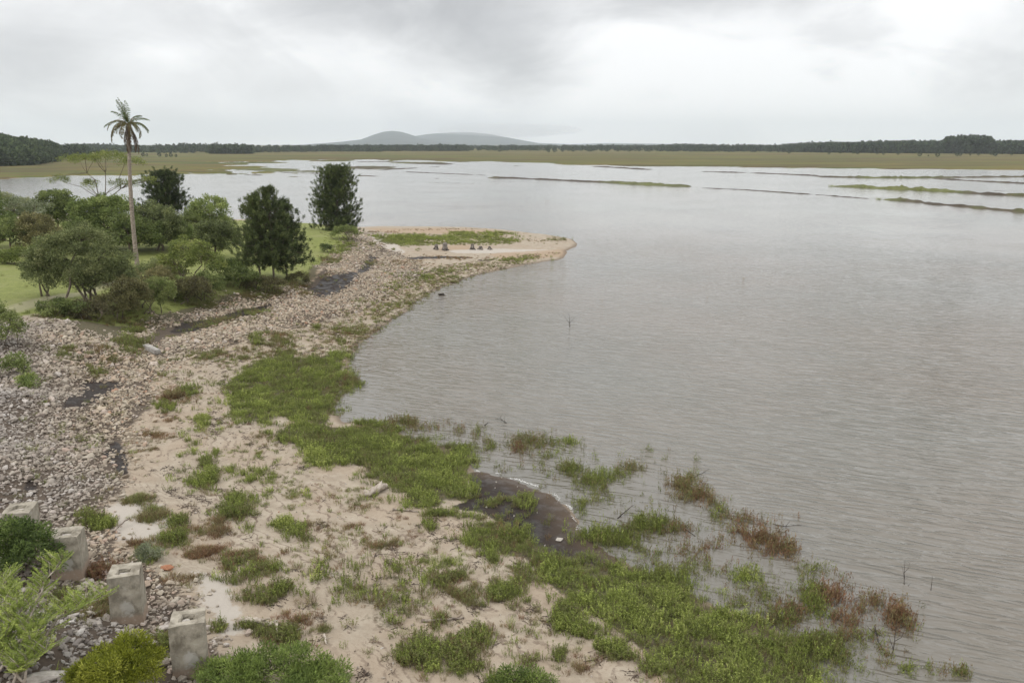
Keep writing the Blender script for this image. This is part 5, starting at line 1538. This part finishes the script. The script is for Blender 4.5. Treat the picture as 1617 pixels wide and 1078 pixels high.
def strip(pix, wpx, green, label=None, hh=.5, seed=0):
    """pix: centre line in pixels at water level; wpx: full width in pixels seen; green 0..1"""
    pts = np.array([P(u, v, 0)[:2] for u, v in pix])
    seg = np.r_[0, np.cumsum(np.linalg.norm(np.diff(pts, axis=0), axis=1))]
    n = max(12, int(seg[-1] / .8))
    s_ = np.linspace(0, seg[-1], n)
    c = np.column_stack([np.interp(s_, seg, pts[:, 0]), np.interp(s_, seg, pts[:, 1])])
    wp_ = np.interp(s_, seg, np.broadcast_to(wpx, (len(pix),)))
    gr = np.interp(s_, seg, np.broadcast_to(green, (len(pix),)))
    dist_ = np.hypot(c[:, 0], c[:, 1])
    wd = wp_ * dist_ ** 2 / (FPX * CAMH) * .42
    tg = np.gradient(c, axis=0); tg /= np.linalg.norm(tg, axis=1)[:, None]
    nr = np.column_stack([-tg[:, 1], tg[:, 0]])
    m = 13
    k = np.linspace(-1, 1, m)
    wob = 1 + 1.8 * fbm(s_ * .4, s_ * 0 + seed, 200 + seed)
    ends = np.minimum(1, np.minimum(np.arange(n), np.arange(n)[::-1]) / 5.)
    half = np.maximum(wd * .5 * wob * ends, .02)
    X_ = c[:, None, 0] + nr[:, None, 0] * half[:, None] * k[None]
    Y_ = c[:, None, 1] + nr[:, None, 1] * half[:, None] * k[None]
    Hs = .75
    gap = sst(-.34, -.2, fbm(s_ * .11, s_ * 0 + 5 + seed, 231 + seed))
    Hh = (hh * (.5 + .5 * np.clip(gr, 0, 1)))[:, None] * (1 - k[None] ** 2) * (.55 + 1.5 * vn(X_ * .9, Y_ * .9, 3) * (.4 + 1.2 * vn(X_ * .25, Y_ * .25, 6))) * (gap * ends)[:, None]
    Z_ = Hh * .7 - .08
    i = np.arange(n - 1)[:, None] * m + np.arange(m - 1)[None, :]
    Q = np.stack([i, i + 1, i + m + 1, i + m], -1).reshape(-1, 4)
    b = MB(); b.add(np.stack([X_, Y_, Z_], -1).reshape(-1, 3), Q, None, np.repeat(gr, m))
    o = b.build('land', M['strip'], smooth=True)
    tag(o, kind='structure')
    # rough grass on it
    nn = int(seg[-1] * .9 * max(.3, float(np.mean(gr))) * 1.6)
    si = R.integers(0, n, nn); kk_ = R.uniform(-.8, .8, nn)
    q = c[si] + nr[si] * (half[si] * kk_)[:, None]
    kp = (R.random(nn) < .15 + gr[si]) & (gap[si] > .4)
    return np.column_stack([q, np.full(nn, .02), R.uniform(1.2, 2.4, nn) * (.35 + .65 * gr[si]) * hh * 2, np.clip(.25 + .45 * gr[si] + R.normal(0, .08, nn), 0, 1)])[kp]


rows = []
for k, (pix, wp_, gr, hh) in enumerate([
    ([(632, 271), (700, 274), (770, 277)], 1.6, [.1, .1, .1], .35),
    ([(768, 280.5), (800, 281), (870, 284), (930, 287), (960, 288), (1010, 291), (1050, 293), (1095, 295)], [3, 3.5, 2.6, 2.8, 3.4, 4.5, 4.5, 3], [.6, .2, .1, .15, .5, .8, .8, .6], .7),
    ([(1100, 296.5), (1180, 300), (1250, 305), (1310, 309), (1385, 315)], [1.2, 1.6, 1.6, 1.2, 1.0], [.1, .15, .2, .1, .1], .4),
    ([(1388, 315), (1410, 316), (1440, 318), (1470, 322), (1510, 325), (1540, 328), (1580, 332), (1640, 337)], [3, 3.5, 3, 3.4, 2.2, 3.0, 3.0, 3.4], [.8, .8, .4, .3, .2, .5, .3, .7], .7),
    ([(940, 263), (980, 265), (1025, 268)], 1.4, .25, .6), ([(1105, 271), (1150, 272), (1225, 274.5), (1300, 278)], [1.4, 1.8, 1.4, 1.], .15, .6),
    ([(1285, 279), (1310, 279.5), (1380, 281), (1440, 281), (1500, 280.5), (1640, 279)], [1.8, 1.4, 1.8, 1.8, 1.3, 1.3], [.1, .3, .7, .7, .4, .4], .8),
    ([(1470, 282), (1540, 286), (1640, 291)], 1.3, .3, .6),
    ([(1312, 294.5), (1350, 295.5), (1400, 298), (1450, 300), (1500, 303), (1545, 306), (1580, 308), (1640, 310)], [1.6, 3.0, 3.2, 3.2, 3.2, 2.0, 1.4, 2.2], [.7, .8, .9, .9, .9, .3, .3, .6], .9),
    ([(395, 268), (410, 267), (440, 269), (455, 271)], [4, 6, 5, 2], .7, .5), ([(468, 271), (485, 270.5), (505, 272)], [2, 3.5, 2], .6, .5), ([(440, 272.5), (500, 274), (560, 275)], 1.2, .1, .4),
    ([(548, 266), (570, 264), (598, 267)], [3, 6, 3], [.3, .5, .3], .8), ([(600, 269), (640, 266), (658, 265)], [1, 2.6, 1.5], .1, .4), ([(638, 258), (660, 257), (690, 259), (705, 260)], [2, 4, 2.4, 1], [.7, .8, .2, .1], .7),
    ([(560, 256), (600, 255.5), (640, 256)], 1.2, .2, .5), ([(672, 264), (700, 263.5)], 1.2, .1, .3), ([(555, 278), (575, 277.5), (598, 279)], 1.6, .3, .3), ([(452, 279), (478, 279.5)], 1.8, .6, .3),
    ([(380, 276), (420, 277)], 1.2, .3, .3), ([(805, 262), (825, 262.5)], 1.2, .2, .3), ([(610, 281), (640, 281.5)], 1.0, .1, .2), ([(680, 282), (700, 282.5)], 1.0, .1, .2), ([(1555, 301), (1600, 302)], .8, .1, .3),
    ([(640, 287), (700, 289), (760, 290)], .8, .1, .2),
]):
    rows.append(strip(pix, wp_, gr, None, hh, k))
rows = np.concatenate(rows)
n = len(rows)
scatter('strip_grass', rows[:, :3], GR, np.column_stack([np.zeros((n, 2)), R.uniform(0, 6.28, n)]), rows[:, 3:4] * np.array([[1.6, 1.6, 1.]]), rows[:, 4], 'rough grass on the low land strips crossing the lake', 'grass')
print('strip grass', n)

# ------------------------------------------------------------------ far hills, forests, lone trees, town
M['hill'] = None
m_, t_ = newmat('far_fields')
pos_ = t_.n('ShaderNodeNewGeometry').outputs['Position']
na_ = t_.noise(t_.n('ShaderNodeMapping', {0: pos_, 3: (1, .5, .5)}).outputs[0], .006, 4, .6)
c_ = t_.ramp(na_, [(.35, (.045, .07, .025)), (.5, (.09, .12, .04)), (.58, (.15, .18, .06)), (.7, (.16, .15, .07))])
t_.n('ShaderNodeOutputMaterial', {0: t_.n('ShaderNodeBsdfPrincipled', {'Base Color': c_, 'Roughness': .95}).outputs[0]})
M['hill'] = m_
M['mount'] = plainmat('mountain_forest', (.02, .035, .035), (.045, .06, .06), .004, .95, 0, coord='Object')


def ridge(name, sil, D, depth, mat, amp, seed, zbase=-3):
    """hill whose crest follows a skyline at horizontal distance D; real depth front and back"""
    u = np.linspace(sil[0][0], sil[-1][0], 160)
    v = np.interp(u, [q[0] for q in sil], [q[1] for q in sil])
    cr = np.array([AT(a, c, D) for a, c in zip(u, v)])
    k = np.linspace(-1, 1, 31)
    dr = np.column_stack([cr[:, 0], cr[:, 1]]); dr /= np.linalg.norm(dr, axis=1)[:, None]
    X_ = cr[:, None, 0] + dr[:, None, 0] * k[None] * depth
    Y_ = cr[:, None, 1] + dr[:, None, 1] * k[None] * depth
    prof_ = (np.cos(k * math.pi) * .5 + .5) ** .8
    Z_ = zbase + (cr[:, None, 2] - zbase) * prof_[None] * (1 + amp * fbm(X_ / (depth * .35), Y_ / (depth * .35), seed) * (1 - np.abs(prof_[None]) ** 6))
    i = np.arange(len(u) - 1)[:, None] * 31 + np.arange(30)[None, :]
    Q = np.stack([i, i + 1, i + 32, i + 31], -1).reshape(-1, 4)
    b = MB(); b.add(np.stack([X_, Y_, Z_], -1).reshape(-1, 3), Q[:, ::-1])
    o = b.build(name, mat, smooth=True)
    tag(o, kind='structure')
    return X_, Y_, Z_


HL = ridge('hills', [(-600, 234), (-200, 234), (0, 235.5), (60, 237), (110, 235), (150, 233.5), (215, 236), (260, 234), (330, 232), (380, 233.5), (420, 236.5), (470, 234.5), (520, 237), (600, 238.5)], 2300, 800, M['hill'], .5, 3)
HM = ridge('hills', [(480, 239), (560, 236.5), (680, 235), (760, 234.5), (860, 234), (980, 235), (1060, 237.5)], 3600, 1100, M['hill'], .5, 4)
HR = ridge('hills', [(900, 237.5), (1000, 234.5), (1100, 233), (1200, 235), (1260, 232), (1320, 230), (1380, 232.5), (1430, 229), (1520, 229), (1617, 228), (1900, 228), (2300, 230)], 3300, 1000, M['hill'], .5, 5)
ridge('mountain', [(430, 232), (500, 227), (540, 224), (570, 220.5), (590, 213), (605, 208.5), (620, 207), (636, 209), (652, 214), (664, 217.5), (690, 222), (740, 228), (800, 233)], 9000, 2400, M['mount'], .5, 6)
ridge('mountain', [(560, 232), (620, 224), (650, 216), (675, 212), (700, 210), (720, 209), (745, 209), (775, 212), (810, 219), (850, 226), (940, 229.5), (1060, 231), (1160, 232)], 10800, 2600, M['mount'], .5, 7)
ridge('mountain', [(820, 233), (900, 228), (960, 226), (1040, 227), (1120, 229), (1250, 231), (1400, 229), (1560, 227), (1700, 228)], 13500, 2200, M['mount'], .4, 8)


def far_crown(n, w_, h, L, mat=None, trunkh=.18, shape=1.0):
    b = MB()
    d = R.normal(size=(n, 3)); d /= np.linalg.norm(d, axis=1)[:, None]
    rr = R.uniform(.6, 1.05, n)
    t = d[:, 2] * .5 + .5
    taper = 1 - shape * .35 * t
    c = np.column_stack([d[:, 0] * w_ * rr * taper, d[:, 1] * w_ * rr * taper, h * trunkh + (h * (1 - trunkh)) * (.5 + .5 * d[:, 2] * rr)])
    b.leaves(c, d + R.normal(0, .4, (n, 3)), L * R.uniform(.7, 1.3, n), L * .8, R.uniform(.3, .7, n))
    b.tube([(0, 0, -.05 * h), (0, 0, h * .5)], [h * .02, h * .015], 4, .1)
    return b


FT = [far_crown(90, .34, 1., .22, trunkh=.12) for _ in range(3)] + [far_crown(80, .22, 1.15, .18, shape=2) for _ in range(2)]
FTP = [proto(b_, 'far_tree_proto', M['far_leaf']) for b_ in FT]
hzq = lambda X_, Y_, Z_, i, j: (X_[i, j], Y_[i, j], Z_[i, j])


def forest_on(grid, n, seed, thr, hmin, hmax, tint, label, jr=(0, 15), nm='forest'):
    X_, Y_, Z_ = grid
    i = R.integers(0, X_.shape[0] - 1, n); j = R.integers(jr[0], jr[1], n)
    fi, fj = R.random(n), R.random(n)
    def bl(A):
        return (A[i, j] * (1 - fi) * (1 - fj) + A[i + 1, j] * fi * (1 - fj) + A[i, j + 1] * (1 - fi) * fj + A[i + 1, j + 1] * fi * fj)
    x, y, z = bl(X_), bl(Y_), bl(Z_)
    f = fbm(x / 230, y / 130, seed)
    k = f > thr
    x, y, z = x[k], y[k], z[k]
    m = len(x)
    s = R.uniform(hmin, hmax, m) * (1 + .9 * fbm(x / 70, y / 70, seed + 3)) * np.where(R.random(m) < .02, 1.25, 1)
    scatter(nm, np.column_stack([x, y, z]), FTP, np.column_stack([np.zeros((m, 2)), R.uniform(0, 6.28, m)]), np.column_stack([s * 1.25, s * 1.25, s]), np.clip(tint + R.normal(0, .12, m), 0, 1), label, 'forest')
    print(nm, m)


forest_on(HL, 16000, 301, .07, 5, 11, .4, 'blue-green wooded slopes beyond the marsh on the left horizon')
forest_on(HM, 13000, 302, .06, 6, 12, .4, 'wooded slopes round the town on the middle horizon')
forest_on(HR, 15000, 303, .03, 7, 13, .4, 'wooded slopes on the right horizon')


def forest_px(u0, u1, vb, depth, n, h0, h1, tint, label, mound=0., hprof=None):
    """wood on the plain: front edge seen at pixel row vb from u0 to u1"""
    u = R.uniform(u0, u1, n)
    v = np.interp(u, [q[0] for q in vb], [q[1] for q in vb])
    fr_ = np.array([P(a, c, 0) for a, c in zip(u, v)])
    r = np.hypot(fr_[:, 0], fr_[:, 1]); dr = fr_[:, :2] / r[:, None]
    dd = depth * R.random(n)
    q = fr_[:, :2] + dr * dd[:, None]
    zt = .4 + mound * sst(0, depth * .8, dd)
    s = R.uniform(h0, h1, n) * (1 if hprof is None else np.interp(u, [k[0] for k in hprof], [k[1] for k in hprof]))
    s *= 1 + .35 * fbm(q[:, 0] / 25, q[:, 1] / 25, 17)
    scatter('forest', np.column_stack([q, zt]), FTP, np.column_stack([np.zeros((n, 2)), R.uniform(0, 6.28, n)]), np.column_stack([s * 1.1, s * 1.1, s]), np.clip(tint + R.normal(0, .14, n), 0, 1), label, 'forest')


forest_px(-260, 98, [(-260, 270), (0, 264), (50, 262), (98, 256)], 190, 2600, 6, 9.5, .62, 'dense dark green wood on the low bank at the far left', 9, [(-260, 1.4), (0, 1.2), (40, 1.05), (80, .8), (98, .5)])
forest_px(92, 140, [(92, 251), (140, 249)], 120, 350, 7, 10, .4, 'small dark wood behind the left wood', 2)
forest_px(1236, 1680, [(1236, 241), (1350, 242.5), (1500, 243.5), (1680, 245)], 260, 3600, 14, 19, .25, 'tall dark plantation on the plain at the right', 3, [(1236, .45), (1300, .65), (1420, .8), (1486, .75), (1492, 1.08), (1560, 1.08), (1568, .75), (1680, .8)])
forest_px(500, 740, [(500, 240.2), (620, 239.8), (740, 239.6)], 300, 1100, 6, 10, .3, 'low dark treeline at the edge of the marsh below the mountain', 2)
forest_px(250, 500, [(250, 243), (400, 242), (500, 241)], 260, 400, 5, 9, .35, 'broken treeline beyond the marsh left of the mountain', 3)
forest_px(330, 400, [(330, 244), (400, 244)], 60, 300, 8, 11, .5, 'low green copse at the marsh edge', 0)
forest_px(1040, 1240, [(1040, 240.2), (1240, 241)], 300, 420, 6, 10, .3, 'thin treeline at the right end of the marsh', 2)
forest_px(740, 1040, [(740, 239), (1040, 239.6)], 400, 450, 5, 9, .35, 'thin distant treeline below the town', 2)

lone = []
for k in range(5):
    b = far_crown(150, .38 + .06 * (k % 2), 1., .17, trunkh=.14 + .05 * (k % 3))
    lone.append(b)
lone_me = []
for b in lone:
    o = b.build('lone_tree', M['far_tree'], link=False)
    lone_me.append(o.data)
LG = 'single trees on the marsh plain'
ltr = [(1246, 243), (1309, 244), (1327, 243), (1347, 243), (1354, 244), (1385, 244), (1395, 245), (1418, 245), (1452, 247), (1466, 247), (1480, 248), (1511, 247), (1516, 247), (1565, 245), (1571, 247), (1532, 246), (1545, 246), (1597, 246),
       (932, 240), (958, 240), (993, 240), (1009, 239.6), (1020, 240), (1025, 240), (1055, 240), (1091, 240), (1100, 240.2), (1106, 240), (1112, 240), (1118, 240), (1127, 240), (1136, 240.5), (1143, 240), (1151, 240.5), (1160, 240),
       (866, 241), (876, 241), (888, 240.5), (789, 240), (165, 246.5), (226, 247), (232, 247), (252, 248), (263, 248), (270, 248), (278, 248), (140, 249), (975, 240), (905, 240)]
for k, (u, v) in enumerate(ltr):
    q = P(u, v, .6)
    o = bpy.data.objects.new('lone_tree', lone_me[k % 5])
    COL.objects.link(o)
    d_ = math.hypot(q[0], q[1])
    s = {0: 7.5, 1: 5.5, 2: 8.5, 3: 6}[k % 4] * (1 if u < 1240 else .62) * (d_ / 1200) ** .3 * (.6 if u < 300 else 1)
    if k in (2, 6, 9, 15, 16): s *= .6
    o.location = (q[0], q[1], .3); o.scale = (s * 1.15, s * 1.15, s); o.rotation_euler = (0, 0, k * 1.3)
    side_w = 'left of the palm trunk height' if u < 300 else None
    if u < 300:
        lab = 'small dark single tree on the marsh edge behind the palm'
    elif u < 900:
        lab = 'small single tree on the plain below the town'
    elif u < 1240:
        lab = 'dark single tree dotting the plain right of the mountain'
    else:
        lab = 'small dark tree or bush on the pasture in front of the right plantation'
    tag(o, lab, 'tree', {0: 'single trees behind the palm', 1: 'single trees below the town', 2: 'single trees right of the mountain', 3: 'single trees before the plantation'}[0 if u < 300 else 1 if u < 900 else 2 if u < 1240 else 3])

# tall treetops breaking the left skyline
for k, (u, v, h) in enumerate([(345, 236, 22), (354, 236, 20), (362, 236, 24), (336, 236, 15), (372, 236, 14), (165, 236, 24), (176, 236, 22), (127, 237, 20), (64, 238, 18), (50, 238, 20), (292, 236, 16), (660, 237, 26), (695, 237, 28)]):
    q = AT(u, v, 2250)
    o = bpy.data.objects.new('tall_tree', lone_me[k % 5]); COL.objects.link(o)
    h *= .7; o.location = tuple(q - [0, 0, 3]); o.scale = (h * .7, h * .7, h); o.rotation_euler = (0, 0, k)
    tag(o, 'tall treetop rising above the ' + ('middle' if u > 600 else 'left') + ' skyline', 'tree', 'tall trees on the ' + ('middle' if u > 600 else 'left') + ' skyline')

# mast on the left skyline
q = AT(15, 237, 1900)
e = empty('radio_mast', tuple(q), 'thin lattice mast above the dark wood on the left skyline', 'mast')
b = MB()
for sx, sy in ((-1, -1), (1, -1), (1, 1), (-1, 1)):
    b.tube([(sx * 1.1, sy * 1.1, 0), (sx * .35, sy * .35, 26)], [.16, .12], 4)
for k in range(9):
    z0_, z1_ = k * 2.9, k * 2.9 + 2.9
    w0, w1 = 1.1 - .75 * z0_ / 26, 1.1 - .75 * z1_ / 26
    b.tube([(-w0, -w0, z0_), (w1, -w1, z1_)], .07, 4); b.tube([(w0, w0, z0_), (-w1, w1, z1_)], .07, 4)
b.build('tower', M['metal'], e)
b = MB(); b.tube([(0, 0, 26), (0, 0, 30)], [.12, .06], 5); b.build('antenna', M['metal'], e)


def house(u, v, D, wd, dp, h, label, group, flat=False, wall='wall_white', roofm='roof_red', rz=0.):
    q = AT(u, v, D)
    e = empty('house' if not flat else 'apartment_block', tuple(q), label, 'house' if not flat else 'building', group, rz)
    b = MB()
    x, y = wd / 2, dp / 2
    b.add([(-x, -y, -2), (x, -y, -2), (x, y, -2), (-x, y, -2), (-x, -y, h), (x, -y, h), (x, y, h), (-x, y, h)],
          [(0, 1, 5, 4), (1, 2, 6, 5), (2, 3, 7, 6), (3, 0, 4, 7)])
    b.build('wall', M[wall], e)
    b = MB()
    if flat:
        b.add([(-x - .3, -y - .3, h), (x + .3, -y - .3, h), (x + .3, y + .3, h), (-x - .3, y + .3, h), (-x - .3, -y - .3, h + .6), (x + .3, -y - .3, h + .6), (x + .3, y + .3, h + .6), (-x - .3, y + .3, h + .6)],
              [(0, 1, 5, 4), (1, 2, 6, 5), (2, 3, 7, 6), (3, 0, 4, 7), (4, 5, 6, 7), (0, 3, 2, 1)])
    else:
        r_ = h + wd * .22
        b.add([(-x - .5, -y - .5, h), (x + .5, -y - .5, h), (x + .5, y + .5, h), (-x - .5, y + .5, h), (-x - .5, 0, r_), (x + .5, 0, r_)], [(0, 1, 5, 4), (3, 4, 5, 2)], [(0, 4, 3), (1, 2, 5)])
    b.build('roof', M[roofm], e)
    nw = max(2, int(wd / 4))
    for k in range(nw):
        for fl in range(max(1, int(h / 3.2))):
            b = MB(); cx = -x + (k + .5) * wd / nw; zc = 1.6 + fl * 3.0
            b.add([(cx - .7, -y - .06, zc - .6), (cx + .7, -y - .06, zc - .6), (cx + .7, -y - .06, zc + .7), (cx - .7, -y - .06, zc + .7), (cx - .7, -y + .04, zc - .6), (cx + .7, -y + .04, zc - .6), (cx + .7, -y + .04, zc + .7), (cx - .7, -y + .04, zc + .7)],
                  [(0, 1, 2, 3), (0, 4, 5, 1), (3, 2, 6, 7), (0, 3, 7, 4), (1, 5, 6, 2)])
            b.build('window', M['window'], e)


M['window'] = plainmat('dark_window', (.05, .055, .06), (.08, .085, .09), 1, .3, 0)
TG = 'houses of the distant town'
tw = [(745, 236.5, 3300, 14, 10, 6, 0), (750, 235.5, 3350, 10, 9, 5, 0), (755, 236.5, 3300, 16, 10, 8, 0), (761, 235, 3400, 12, 10, 6, 0), (767, 236, 3350, 18, 10, 7, 1), (773, 234.5, 3450, 12, 10, 6, 0), (778, 235, 3400, 14, 10, 5, 0), (786, 233, 3500, 20, 10, 9, 1),
      (793, 233.5, 3500, 22, 12, 8, 1), (800, 233, 3550, 14, 10, 7, 0), (853, 234.5, 3500, 14, 10, 10, 1), (858, 234, 3500, 16, 10, 12, 1), (868, 234, 3550, 14, 10, 7, 0), (880, 234.5, 3500, 16, 10, 8, 1), (892, 233.5, 3550, 22, 12, 8, 1), (903, 233.5, 3600, 16, 10, 7, 0),
      (920, 234, 3600, 22, 12, 8, 1), (928, 234, 3600, 14, 10, 6, 0), (665, 236.5, 3200, 10, 8, 6, 0), (690, 237, 3200, 9, 8, 6, 0)]
for k, (u, v, D, wd, dp, h, fl) in enumerate(tw):
    house(u, v, D, wd, dp, h, 'pale block in the distant town on the horizon' if fl else 'small pale gabled house of the distant town', 'pale blocks of the distant town' if fl else TG, bool(fl), roofm='roof_grey' if k % 3 == 0 else 'roof_red', rz=.25 * math.sin(k * 2.1))
house(136, 237.5, 1900, 22, 12, 4, 'wide low pale building on the left skyline behind the palm', None, False, roofm='roof_grey')

# ------------------------------------------------------------------ haze and the cloud hiding the mountain
def volume_box(name, lo, hi, dens, label, cat, col=(.87, .94, 1.0)):
    b = MB()
    x0, y0, z0 = lo; x1, y1, z1 = hi
    b.add([(x0, y0, z0), (x1, y0, z0), (x1, y1, z0), (x0, y1, z0), (x0, y0, z1), (x1, y0, z1), (x1, y1, z1), (x0, y1, z1)],
          [(0, 3, 2, 1), (4, 5, 6, 7), (0, 1, 5, 4), (1, 2, 6, 5), (2, 3, 7, 6), (3, 0, 4, 7)])
    m, t = newmat(name)
    v = t.n('ShaderNodeVolumePrincipled', {'Color': col + (1,), 'Density': dens, 'Anisotropy': .2})
    o_ = t.n('ShaderNodeOutputMaterial', {'Volume': v.outputs[0]})
    o = b.build(name, m)
    tag(o, label, cat, kind='stuff')
    return o


def cloud(u, v, D, rx, ry, rz, dens, label):
    b = MB()
    nu, nv_ = 40, 20
    a = np.linspace(0, 2 * np.pi, nu, endpoint=False); t = np.linspace(.02, np.pi - .02, nv_)
    A, T = np.meshgrid(a, t)
    k = 1 + .35 * fbm(np.cos(A) * 1.5 + T, np.sin(A) * 1.5 - T, 5)
    V = np.stack([np.cos(A) * np.sin(T) * rx * k, np.sin(A) * np.sin(T) * ry * k, np.cos(T) * rz * k], -1).reshape(-1, 3)
    Q = [(i * nu + j, i * nu + (j + 1) % nu, (i + 1) * nu + (j + 1) % nu, (i + 1) * nu + j) for i in range(nv_ - 1) for j in range(nu)]
    b.add(V, np.array(Q)[:, ::-1])
    c0 = len(V)
    b.add([V[:nu].mean(0), V[-nu:].mean(0)])
    b.t.append(np.array([(c0, j, (j + 1) % nu) for j in range(nu)] + [(c0 + 1, (nv_ - 1) * nu + (j + 1) % nu, (nv_ - 1) * nu + j) for j in range(nu)]))
    m, t = newmat('cloud')
    vv = t.n('ShaderNodeVolumePrincipled', {'Color': (.95, .96, .98, 1), 'Density': dens})
    t.n('ShaderNodeOutputMaterial', {'Volume': vv.outputs[0]})
    o = b.build('low_cloud', m, smooth=True)
    o.location = tuple(AT(u, v, D))
    tag(o, label, 'cloud', kind='stuff')


cloud(800, 206, 10000, 900, 900, 85, .0007, 'low cloud swallowing the right shoulder of the mountain')
HAZE = True
if HAZE:
    volume_box('haze', (-17500, -17500, -4), (17500, 17500, 460), 0.00009, 'pale haze lying over the lake and the far hills', 'haze')
scene.cycles.volume_bounces = 1
scene.cycles.max_bounces = 6
scene.cycles.diffuse_bounces = 3
scene.cycles.transparent_max_bounces = 4
